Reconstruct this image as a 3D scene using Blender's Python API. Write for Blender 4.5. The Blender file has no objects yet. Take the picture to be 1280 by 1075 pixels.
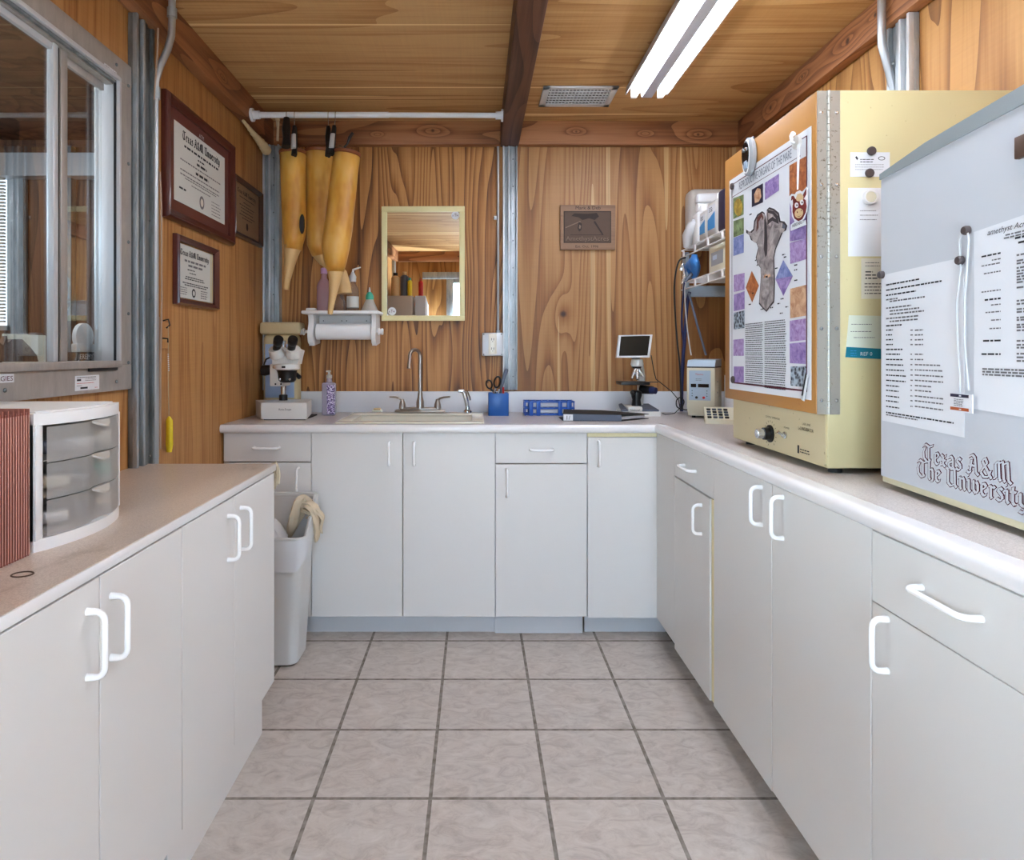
DAY=520.0; EXPO=1.56; MROT=-.015; TUBE=16.0; NEXT=8; FILLN=32.0
import bpy, bmesh, math, random
from mathutils import Vector, Matrix, Euler
random.seed(7)
D = bpy.data
SC = bpy.context.scene
COL = SC.collection
PI = math.pi
V = Vector
# ---------------------------------------------------------------- room measures (metres)
H = 1.22                    # eye height
XL, XR, YB, YR, ZC = -1.085, 1.38, 3.30, -0.90, 2.40     # left, right, back, rear wall, ceiling
ZT = 0.915                  # height of the main worktop
ZL = 0.86                   # height of the left worktop
F_ = 800.0
def aY(px, py, Y): return V(((px-595)*Y/F_, Y, H-(py-441)*Y/F_))       # point on a plane y = Y
def aX(px, py, X):
    Y = X*F_/(px-595); return V((X, Y, H-(py-441)*Y/F_))
def aZ(px, py, Z):
    Y = (H-Z)*F_/(py-441); return V(((px-595)*Y/F_, Y, Z))
# ---------------------------------------------------------------- materials
def lin(c):
    c /= 255.0
    return c/12.92 if c <= 0.04045 else ((c+0.055)/1.055)**2.4
def rgb(r, g, b): return (lin(r), lin(g), lin(b), 1.0)
class NT:
    def __init__(s, name):
        s.m = D.materials.new(name); s.m.use_nodes = True
        s.n = s.m.node_tree.nodes; s.l = s.m.node_tree.links
        s.b = s.n['Principled BSDF']
    def node(s, t, **k):
        n = s.n.new(t)
        for a, v in k.items(): setattr(n, a, v)
        return n
    def put(s, sock, v):
        if hasattr(v, 'is_linked') or isinstance(v, bpy.types.NodeSocket): s.l.new(v, sock)
        else: sock.default_value = v
    def math(s, op, a, b=0.0, c=0.0, clamp=False):
        n = s.node('ShaderNodeMath', operation=op); n.use_clamp = clamp
        s.put(n.inputs[0], a); s.put(n.inputs[1], b); s.put(n.inputs[2], c)
        return n.outputs[0]
    def obj(s): return s.node('ShaderNodeTexCoord').outputs['Object']
    def mapping(s, vec, scale=(1,1,1), loc=(0,0,0), rot=(0,0,0)):
        n = s.node('ShaderNodeMapping'); s.put(n.inputs[0], vec)
        n.inputs['Scale'].default_value = scale; n.inputs['Location'].default_value = loc; n.inputs['Rotation'].default_value = rot
        return n.outputs[0]
    def noise(s, vec, scale, detail=2.0, rough=0.5, dist=0.0, out='Fac'):
        n = s.node('ShaderNodeTexNoise'); s.put(n.inputs['Vector'], vec)
        n.inputs['Scale'].default_value = scale; n.inputs['Detail'].default_value = detail
        n.inputs['Roughness'].default_value = rough; n.inputs['Distortion'].default_value = dist
        return n.outputs[out]
    def mix(s, fac, a, b, mode='MIX'):
        n = s.node('ShaderNodeMix', data_type='RGBA', blend_type=mode)
        s.put(n.inputs[0], fac); s.put(n.inputs[6], a); s.put(n.inputs[7], b)
        return n.outputs[2]
    def ramp(s, fac, stops):
        n = s.node('ShaderNodeValToRGB'); s.put(n.inputs[0], fac)
        e = n.color_ramp.elements
        while len(e) < len(stops): e.new(0.5)
        for i, (p, c) in enumerate(stops): e[i].position = p; e[i].color = c
        return n.outputs[0]
    def sep(s, vec):
        n = s.node('ShaderNodeSeparateXYZ'); s.put(n.inputs[0], vec); return n.outputs
    def bump(s, h, strength=0.2, dist=0.002):
        n = s.node('ShaderNodeBump'); n.inputs['Strength'].default_value = strength; n.inputs['Distance'].default_value = dist
        s.put(n.inputs['Height'], h); s.l.new(n.outputs[0], s.b.inputs['Normal'])
    def col(s, c): s.put(s.b.inputs['Base Color'], c)
    def rough(s, v): s.put(s.b.inputs['Roughness'], v)
def mat(name, c, rough=0.5, metal=0.0, trans=0.0, ior=1.45, alpha=1.0, emit=None, es=0.0, mottle=0.0, ms=12.0, coat=0.0):
    t = NT(name); b = t.b
    base = rgb(*c)
    if mottle > 0:
        n = t.noise(t.obj(), ms, 4, 0.6)
        f = t.math('MULTIPLY_ADD', n, 2*mottle, 1-mottle)
        t.col(t.mix(1.0, base, f, 'MULTIPLY'))
    else: t.col(base)
    b.inputs['Roughness'].default_value = rough; b.inputs['Metallic'].default_value = metal
    b.inputs['IOR'].default_value = ior; b.inputs['Transmission Weight'].default_value = trans
    b.inputs['Alpha'].default_value = alpha; b.inputs['Coat Weight'].default_value = coat
    if emit: b.inputs['Emission Color'].default_value = rgb(*emit); b.inputs['Emission Strength'].default_value = es
    return t.m
def wood(name, grain, cd, cm, cl, rs=1.0, nr=9.0, fine=0.5, streak=0.0, knots=(), rough=0.6, tone=0.25, seed=0.0, contrast=1.0, squash=0.12, saw=0.0):
    """grain: axis 0/1/2 along the fibres; nr rings per noise unit; knots: (x,y,z,r) in object space"""
    t = NT(name); o = t.obj()
    sc = [1.0, 1.0, 1.0]; sc[grain] = squash
    v = t.mapping(o, tuple(x*rs for x in sc), loc=(seed, seed*1.7, seed*0.6))
    n = t.noise(v, 2.4, 1.2, 0.4, 0.25)
    val = t.math('MULTIPLY', n, nr)
    for (kx, ky, kz, kr) in knots:
        k = t.node('ShaderNodeVectorMath', operation='SUBTRACT'); t.put(k.inputs[0], o); k.inputs[1].default_value = (kx, ky, kz)
        k2 = t.node('ShaderNodeVectorMath', operation='MULTIPLY'); t.put(k2.inputs[0], k.outputs[0])
        s3 = [1.0, 1.0, 1.0]; s3[grain] = 0.4; k2.inputs[1].default_value = s3
        k3 = t.node('ShaderNodeVectorMath', operation='LENGTH'); t.put(k3.inputs[0], k2.outputs[0])
        d = t.math('DIVIDE', k3.outputs['Value'], kr)
        g = t.math('MULTIPLY', t.math('POWER', 2.718, t.math('MULTIPLY', t.math('MULTIPLY', d, d), -1.0)), 2.2)
        val = t.math('ADD', val, g)
    r = t.math('FRACT', val)
    r = t.math('POWER', r, 2.0)                       # soft early wood, sharp late-wood line
    fs = [70.0, 70.0, 70.0]; fs[grain] = 2.0
    fn = t.noise(t.mapping(o, tuple(fs)), 1.0, 3, 0.6)
    ts = [3.0, 3.0, 3.0]; ts[grain] = 0.5
    tn = t.noise(t.mapping(o, tuple(ts), loc=(seed*2, 3, seed)), 1.0, 2)
    a = t.math('MULTIPLY', r, 0.75*contrast)
    a = t.math('ADD', a, t.math('MULTIPLY', t.math('SUBTRACT', fn, 0.5), fine*1.6))
    a = t.math('ADD', a, t.math('MULTIPLY', t.math('SUBTRACT', tn, 0.5), tone*4))
    c = t.ramp(a, [(0.0, rgb(*cl)), (0.38, rgb(*cm)), (0.95, rgb(*cd))])
    if saw > 0:                                       # faint cross-cut saw marks
        ss = [4.0, 4.0, 4.0]; ss[grain] = 160.0
        sn = t.noise(t.mapping(o, tuple(ss)), 1.0, 1)
        c = t.mix(1.0, c, t.math('MULTIPLY_ADD', sn, saw*2, 1-saw), 'MULTIPLY')
    if streak > 0:
        s2 = [26.0, 26.0, 26.0]; s2[grain] = 0.25
        sn = t.noise(t.mapping(o, tuple(s2), loc=(seed+5, 1, 2)), 1.0, 0)
        k = t.math('MULTIPLY', t.math('GREATER_THAN', sn, 0.72), streak)
        c = t.mix(k, c, rgb(236, 206, 150))
    for (kx, ky, kz, kr) in knots:                    # dark knot hearts
        k = t.node('ShaderNodeVectorMath', operation='DISTANCE'); t.put(k.inputs[0], o); k.inputs[1].default_value = (kx, ky, kz)
        m = t.math('SUBTRACT', 1.0, t.math('DIVIDE', k.outputs['Value'], kr*0.42), clamp=True)
        m = t.math('MULTIPLY', m, 1.6, clamp=True)
        c = t.mix(m, c, rgb(60, 30, 16))
    t.col(c); t.rough(rough)
    t.bump(t.math('ADD', r, fn), 0.18, 0.0015)
    return t.m
def galv(name, c1, c2, rough=0.45, metal=0.55):
    t = NT(name); o = t.obj()
    n = t.noise(t.mapping(o, (9, 9, 2.2)), 3.0, 5, 0.65)
    t.col(t.ramp(n, [(0.3, rgb(*c1)), (0.7, rgb(*c2))]))
    t.rough(rough); t.b.inputs['Metallic'].default_value = metal
    t.bump(n, 0.15, 0.001)
    return t.m

M = {}
M['ply_left'] = wood('plywood_left_wall', 2, (108,66,32), (162,108,56), (188,138,82), rs=1.6, nr=7, fine=1.1, tone=0.16, seed=3.1, contrast=0.45, rough=0.55, saw=0.06, squash=0.1)
M['ply_back'] = wood('plywood_back_wall', 2, (78,42,18), (152,98,46), (188,134,76), rs=2.3, nr=20, fine=0.7, tone=0.26, seed=1.3, rough=0.5, contrast=1.05, squash=0.065, saw=0.05,
    knots=[(-0.83,YB,2.1,.05),(-0.12,YB,1.55,.10)])
M['ply_back2'] = wood('plywood_back_wall_pale', 2, (94,56,27), (148,98,52), (170,124,74), rs=2.1, nr=18, fine=0.6, tone=0.14, seed=8.4, rough=0.5, streak=0.35, contrast=.9, squash=0.06, saw=0.06,
    knots=[(0.45,YB,1.42,.05)])
M['ply_right'] = wood('plywood_right_wall', 2, (100,62,26), (152,102,48), (176,128,70), rs=1.5, nr=12, fine=0.5, tone=0.15, seed=5.4, squash=0.15, saw=0.06)
M['ply_ceiling'] = wood('plywood_ceiling', 0, (112,74,38), (172,124,72), (194,152,100), rs=1.6, nr=10, fine=0.7, tone=0.15, seed=2.2, streak=0.85, contrast=0.6, squash=0.09, saw=0.06)
M['beam_x'] = wood('rough_beam', 0, (76,42,24), (134,84,50), (164,110,70), rs=2.4, nr=8, fine=0.7, tone=0.15, seed=4.0, contrast=0.8,
    knots=[(0.51,3.25,2.345,.022),(1.13,3.25,2.33,.026),(-0.22,3.25,2.35,.03),(0.86,3.25,2.335,.014),(-0.5,3.25,2.33,.012)])
M['beam_y'] = wood('rough_beam_side', 1, (76,42,24), (134,84,50), (164,110,70), rs=2.4, nr=8, fine=0.7, tone=0.15, seed=6.0, contrast=0.8,
    knots=[(1.335,2.9,2.33,.03),(1.335,2.62,2.35,.02),(1.335,2.3,2.34,.04),(1.335,2.14,2.35,.026),(-1.035,2.6,2.34,.02)])
M['beam_dark'] = wood('dark_beam', 1, (38,20,14), (78,46,32), (104,66,48), rs=2.4, nr=8, fine=0.8, tone=0.15, seed=9.0, contrast=0.8)
M['galv'] = galv('galvanised_steel', (140,150,156), (190,198,204))
M['galv_highlight'] = galv('galvanised_steel_highlight', (190,196,200), (222,226,230), .35, .4)  # paler copy of galv, paints highlights on the post ribs
M['galv_dark'] = galv('galvanised_steel_dull', (96,102,104), (146,152,154))
M['pipe'] = mat('conduit_grey', (176,180,184), .35, .7)
M['alum'] = galv('window_aluminium', (158,152,146), (182,176,170), .4, .35)
M['alum_pale'] = mat('pale_aluminium', (205,208,212), .35, .3)
M['lam'] = mat('white_laminate', (222,220,217), .35, mottle=.012, ms=3)
M['lam_cool'] = mat('white_laminate_base', (206,208,212), .4)
M['cream_edge'] = mat('cream_edge', (236,226,184), .5)
M['gap'] = mat('dark_gap', (40,38,36), .8)
M['handle'] = mat('white_handle', (246,246,246), .25, coat=.3)
M['inside'] = mat('cabinet_interior', (200,190,170), .7)
def counter_mat(name, c1, c2, blot=None):
    t = NT(name); o = t.obj()
    n = t.noise(o, 380, 2, .6); n2 = t.noise(t.mapping(o, (3,3,3)), 1.0, 5, .65)
    c = t.ramp(n, [(0.35, rgb(*c1)), (0.62, rgb(*c2))])
    c = t.mix(1.0, c, t.math('MULTIPLY_ADD', n2, 0.16, 0.92), 'MULTIPLY')
    if blot:
        n3 = t.noise(t.mapping(o, (9, 4, 3)), 1.0, 5, .7)
        k = t.math('MULTIPLY', t.math('SUBTRACT', n3, 0.60, clamp=True), 5.0, clamp=True)
        c = t.mix(k, c, rgb(*blot))
    t.col(c); t.rough(0.3)
    return t.m
M['counter'] = counter_mat('speckled_worktop', (176,168,164), (208,200,196))
M['counter_left'] = counter_mat('worn_worktop', (190,174,160), (214,200,186), blot=(140,118,96))
M['nosing'] = mat('worktop_edge', (232,230,230), .22, coat=.3)
M['splash'] = mat('backsplash_white', (226,228,232), .3)
def tile_mat():
    t = NT('floor_tiles'); o = t.obj(); s = t.sep(o); P = 0.3195; g = 0.0105
    def line(c, off):
        f = t.math('FRACT', t.math('DIVIDE', t.math('ADD', c, off), P))
        d = t.math('ABSOLUTE', t.math('SUBTRACT', f, 0.5))
        return t.math('GREATER_THAN', d, 0.5-g/P/2)
    lx = line(s[0], 0.125+10*P); ly = line(s[1], -1.752+10*P)
    grout = t.math('MAXIMUM', lx, ly)
    ix = t.math('FLOOR', t.math('DIVIDE', t.math('ADD', s[0], .125+10*P), P)); iy = t.math('FLOOR', t.math('DIVIDE', t.math('ADD', s[1], -1.752+10*P), P))
    cb = t.node('ShaderNodeCombineXYZ'); t.put(cb.inputs[0], ix); t.put(cb.inputs[1], iy)
    wn = t.node('ShaderNodeTexWhiteNoise', noise_dimensions='3D'); t.put(wn.inputs['Vector'], cb.outputs[0])
    off = t.node('ShaderNodeVectorMath', operation='MULTIPLY_ADD'); t.put(off.inputs[0], wn.outputs['Color']); off.inputs[1].default_value = (9,9,9); t.put(off.inputs[2], o)
    n = t.noise(t.mapping(off.outputs[0], (14,22,10)), 1.0, 6, .68, 1.2)
    n2 = t.noise(o, 2.0, 3)
    c = t.ramp(n, [(0.28, rgb(164,152,143)), (0.5, rgb(190,179,170)), (0.75, rgb(206,197,189))])
    c = t.mix(1.0, c, t.math('MULTIPLY_ADD', wn.outputs['Value'], 0.05, 0.965), 'MULTIPLY')
    gc = t.ramp(t.noise(o, 40, 3), [(0.3, rgb(104,94,84)), (0.7, rgb(150,142,132))])
    c = t.mix(grout, c, gc)
    t.col(c); t.rough(t.math('MULTIPLY_ADD', grout, 0.5, 0.42))
    t.bump(t.math('ADD', t.math('MULTIPLY', grout, -1.0), t.math('MULTIPLY', n, 0.12)), 0.5, 0.0015)
    return t.m
M['tile'] = tile_mat()
M['white'] = mat('white_plastic', (235,235,235), .35)
M['paper'] = mat('white_paper', (222,224,228), .75)
M['paper2'] = mat('aged_paper', (214,208,192), .7)
M['paper3'] = mat('grey_paper', (206,206,200), .7)
M['bronzepaper'] = mat('bronze_plate', (150,118,84), .45, .3)
M['ink'] = mat('black_ink', (38,38,42), .7)
M['inkgrey'] = mat('grey_ink', (110,108,110), .7)
M['maroon'] = mat('maroon_print', (92,28,48), .6)
M['cherry'] = mat('cherry_wood_frame', (82,38,32), .28, mottle=.15, ms=20, coat=.4)
M['cherry_mat'] = mat('brown_red_mount', (98,52,44), .5)
M['darkframe'] = mat('dark_wood_frame', (66,40,30), .3, mottle=.15, ms=20, coat=.3)
M['gold'] = mat('gold_line', (214,196,120), .4, .3)
M['black'] = mat('black_plastic', (24,24,26), .35)
M['blackmatte'] = mat('black_matte', (32,31,32), .7)
M['screen'] = mat('dark_screen', (20,20,24), .12)
M['chrome'] = mat('chrome', (200,200,200), .12, 1.0)
M['nickel'] = mat('brushed_nickel', (176,168,160), .28, .9)
M['steelbright'] = mat('bright_steel', (214,216,218), .25, .9)
M['enamel'] = mat('cream_enamel', (228,223,208), .22, coat=.4)
M['cream_mirror'] = mat('cream_frame', (230,220,168), .45)
M['mirror'] = mat('mirror_glass', (240,242,240), 0.0, 1.0)
M['rodwhite'] = mat('white_enamel_rod', (226,230,236), .3)
M['clear'] = mat('clear_plastic', (235,235,235), .06, trans=.92, ior=1.2)
M['pinkclear'] = mat('pink_tinted_plastic', (226,190,200), .08, trans=.55, ior=1.25)
M['frost'] = mat('frosted_plastic', (228,224,218), .38, trans=.5, ior=1.15)
M['drawerclear'] = mat('clear_drawer_plastic', (228,224,220), .36, trans=.66, ior=1.12)
M['pink'] = mat('lilac_cap', (190,150,190), .5)
M['teal'] = mat('green_cap', (64,168,140), .4)
M['blue'] = mat('blue_plastic', (30,92,170), .3)
M['bluerack'] = mat('bright_blue_rack', (28,84,176), .3)
M['navy'] = mat('dark_blue_hose', (34,42,86), .45)
M['bluebag'] = mat('blue_film', (62,132,208), .3, trans=.15)
M['bluelabel'] = mat('blue_label', (60,140,200), .5)
M['darklabel'] = mat('navy_label', (40,38,62), .5)
M['grey'] = mat('grey_plastic', (150,152,154), .45)
M['lightgrey'] = mat('light_grey_plastic', (198,200,202), .4)
M['slate'] = mat('slate_grey', (88,96,112), .45)
M['instr'] = mat('instrument_white', (226,226,222), .3, mottle=.03)
M['instrcream'] = mat('instrument_cream', (222,218,196), .4)
M['panelblue'] = mat('pale_blue_panel', (168,188,206), .4)
M['red'] = mat('red_print', (190,40,36), .5)
M['orange'] = mat('orange_print', (184,92,50), .5)
def sleeve_mat():
    t = NT('amber_latex'); o = t.obj()
    n = t.noise(t.mapping(o, (6, 6, 2.5)), 1.5, 3, .6); n2 = t.noise(t.mapping(o, (14, 14, 3)), 1.0, 2)
    c = t.ramp(n, [(0.28, rgb(172,104,22)), (0.5, rgb(214,160,68)), (0.72, rgb(226,184,110))])
    t.col(c); t.rough(.42)
    t.b.inputs['Subsurface Weight'].default_value = .15; t.b.inputs['Subsurface Radius'].default_value = (.03,.015,.005)
    t.bump(n2, .2, .004)
    return t.m
M['latex'] = sleeve_mat()
M['latexrim'] = mat('brown_latex_rim', (128,70,36), .5)
M['latexpale'] = mat('pale_latex', (208,172,118), .5, mottle=.1)
def incub_mat(name, c, speck):
    t = NT(name); o = t.obj()
    n = t.noise(o, 55, 2, .5); n2 = t.noise(t.mapping(o, (2,2,2)), 1.0, 3)
    k = t.math('MULTIPLY', t.math('SUBTRACT', n, 0.70, clamp=True), 9.0, clamp=True)
    base = t.mix(1.0, rgb(*c), t.math('MULTIPLY_ADD', n2, 0.14, 0.93), 'MULTIPLY')
    t.col(t.mix(k, base, rgb(*speck))); t.rough(.38)
    return t.m
M['inc'] = incub_mat('incubator_cream_paint', (208,196,150), (150,132,92))
M['incfront'] = incub_mat('incubator_panel_paint', (206,192,152), (130,112,80))
M['incdoor'] = incub_mat('incubator_door_tan', (178,124,60), (160,104,50))  # tan, browner than the cream body
def hinge_mat():
    t = NT('worn_hinge_steel'); o = t.obj()
    n = t.noise(o, 110, 3, .7); n2 = t.noise(t.mapping(o, (2,2,3)), 1.0, 3)
    k = t.math('MULTIPLY', t.math('SUBTRACT', t.math('MULTIPLY_ADD', n2, .35, n), 0.76, clamp=True), 7.0, clamp=True)
    t.col(t.mix(k, rgb(176,172,162), rgb(92,82,66))); t.rough(.4); t.b.inputs['Metallic'].default_value = .4
    return t.m
M['hinge'] = hinge_mat()
M['fridge'] = mat('fridge_white', (196,200,206), .35, mottle=.01, ms=4)
M['fridgetrim'] = mat('fridge_trim_grey', (138,146,148), .45)
M['fridgecream'] = mat('fridge_cream_gasket', (214,208,176), .5)
M['magnet'] = mat('brown_magnet', (74,64,64), .5)
def tissue(name, a, b, sc=60, kind='noise', seed=0):
    t = NT(name); o = t.obj()
    if kind == 'vor':
        n = t.node('ShaderNodeTexVoronoi'); n.inputs['Scale'].default_value = sc; t.put(n.inputs['Vector'], o); f = n.outputs['Distance']
    else: f = t.noise(t.mapping(o, (1,1,1), loc=(seed,seed,0)), sc, 3, .6, .8)
    t.col(t.ramp(f, [(0.3, rgb(*a)), (0.7, rgb(*b))])); t.rough(.5)
    return t.m
M['tpurple'] = tissue('purple_tissue_print', (118,92,158), (176,152,204), 55)
M['tpurple2'] = tissue('violet_tissue_print', (138,100,164), (190,170,212), 70, seed=3)
M['tblue'] = tissue('blue_tissue_print', (84,104,168), (150,160,206), 50, seed=5)
M['tgreen'] = tissue('green_tissue_print', (70,84,50), (150,170,120), 50, seed=7)
M['tyellow'] = tissue('yellow_tissue_print', (110,78,30), (196,168,70), 40, seed=2)
M['torange'] = tissue('orange_tissue_print', (136,62,26), (206,130,76), 50, seed=1)
M['tpeach'] = tissue('peach_tissue_print', (170,110,76), (222,186,150), 38, seed=4)
M['tbw'] = tissue('dark_cell_print', (24,30,46), (170,186,200), 90, 'vor')
M['organ'] = tissue('grey_organ_print', (96,88,90), (186,176,174), 30, seed=6)
M['organ_dark'] = mat('dark_organ_print', (62,56,60), .6)
M['tan'] = mat('tan_print', (216,186,140), .6)
M['cowred'] = mat('cow_red_print', (122,40,38), .5)
M['plaque'] = wood('walnut_plaque', 0, (84,60,44), (124,94,72), (146,114,90), rs=3, nr=5, fine=.6, tone=.1, contrast=.4)
M['plaque_dark'] = mat('walnut_recess', (86,64,50), .6, mottle=.12, ms=30)
M['engrave'] = mat('burnt_engraving', (48,34,26), .7)
M['engrave_light'] = mat('light_engraving', (128,106,88), .7)
M['wbin'] = mat('bin_plastic', (208,208,206), .35, mottle=.03, ms=6)
M['bag'] = mat('bin_liner_film', (232,232,234), .3, alpha=.8)
M['towel'] = mat('tan_rag', (206,190,164), .95, mottle=.12, ms=40)
M['accordion'] = mat('red_brown_card', (160,98,84), .8, mottle=.1, ms=15)
M['accordion_edge'] = mat('pale_card_edge', (204,150,134), .8)
M['accordion_dark'] = mat('dark_red_tape', (132,66,56), .7)
M['roll'] = mat('paper_roll', (240,241,243), .8)
M['foam'] = mat('expanding_foam', (226,206,160), .8, mottle=.12, ms=40)
M['yellowtag'] = mat('yellow_label', (232,206,40), .5, mottle=.15, ms=60)
M['string'] = mat('string', (190,170,140), .8)
M['wire'] = mat('insulated_wire', (176,150,130), .5)
M['jug'] = mat('beige_jug', (206,190,150), .45, mottle=.05)
M['jugblue'] = mat('pale_blue_label', (164,186,216), .5, mottle=.1, ms=14)
M['soap'] = mat('soap_gel', (210,204,222), .12, trans=.6, ior=1.3)
def soap_label():
    t = NT('purple_patterned_label'); o = t.obj()
    f = t.noise(o, 150, 2, .6)
    t.col(t.ramp(f, [(0.42, rgb(52,44,70)), (0.5, rgb(140,110,180)), (0.6, rgb(226,222,232))])); t.rough(.5)
    return t.m
M['soaplabel'] = soap_label()
M['tealstrip'] = mat('teal_strip', (20,120,140), .5)
M['note'] = mat('pale_green_note', (212,218,200), .7)
M['glass'] = mat('window_glass', (250,252,252), 0.0, trans=1.0, ior=1.45)
def glass_mat():
    t = NT('window_pane'); n = t.n; 
    for x in list(n):
        if x != t.b and x.type != 'OUTPUT_MATERIAL': n.remove(x)
    out = [x for x in n if x.type == 'OUTPUT_MATERIAL'][0]
    tr = n.new('ShaderNodeBsdfTransparent'); tr.inputs[0].default_value = (.94,.96,.96,1)
    gl = n.new('ShaderNodeBsdfGlossy'); gl.inputs['Roughness'].default_value = 0.0
    fr0 = n.new('ShaderNodeLayerWeight'); fr0.inputs['Blend'].default_value = .5
    fr = n.new('ShaderNodeMath'); fr.operation = 'MULTIPLY_ADD'; fr.inputs[1].default_value = .34; fr.inputs[2].default_value = .02; t.l.new(fr0.outputs['Facing'], fr.inputs[0])
    mx = n.new('ShaderNodeMixShader')
    t.l.new(fr.outputs[0], mx.inputs[0]); t.l.new(tr.outputs[0], mx.inputs[1]); t.l.new(gl.outputs[0], mx.inputs[2]); t.l.new(mx.outputs[0], out.inputs[0])
    n.remove(t.b)
    return t.m
M['pane'] = glass_mat()
M['nextwall'] = wood('dark_panelling', 2, (54,34,22), (96,62,40), (120,80,54), rs=1.5, nr=8, fine=.5, tone=.15, seed=3)
M['tube'] = mat('fluorescent_tube', (255,255,250), .4, emit=(236,244,255), es=TUBE)
M['reflector'] = mat('fixture_reflector', (190,192,200), .4)
M['channel'] = mat('fixture_channel_grey', (176,178,190), .5)
M['ventwhite'] = mat('vent_grey_white', (206,208,210), .4, .2)
M['corrug'] = galv('corrugated_roof', (120,140,156), (176,192,204), .5, .2)
M['grass'] = mat('outdoor_ground', (110,124,84), .9, mottle=.3, ms=3)
M['blind'] = mat('blind_slat', (212,216,206), .5)
M['cabgrey'] = mat('grey_cabinet', (178,172,164), .45)
M['brownhorse'] = mat('brown_wood_cutout', (84,60,46), .6)
M['whiteplaque'] = mat('white_trophy', (214,222,228), .4)
M['card'] = mat('cream_card', (220,220,206), .7)
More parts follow.
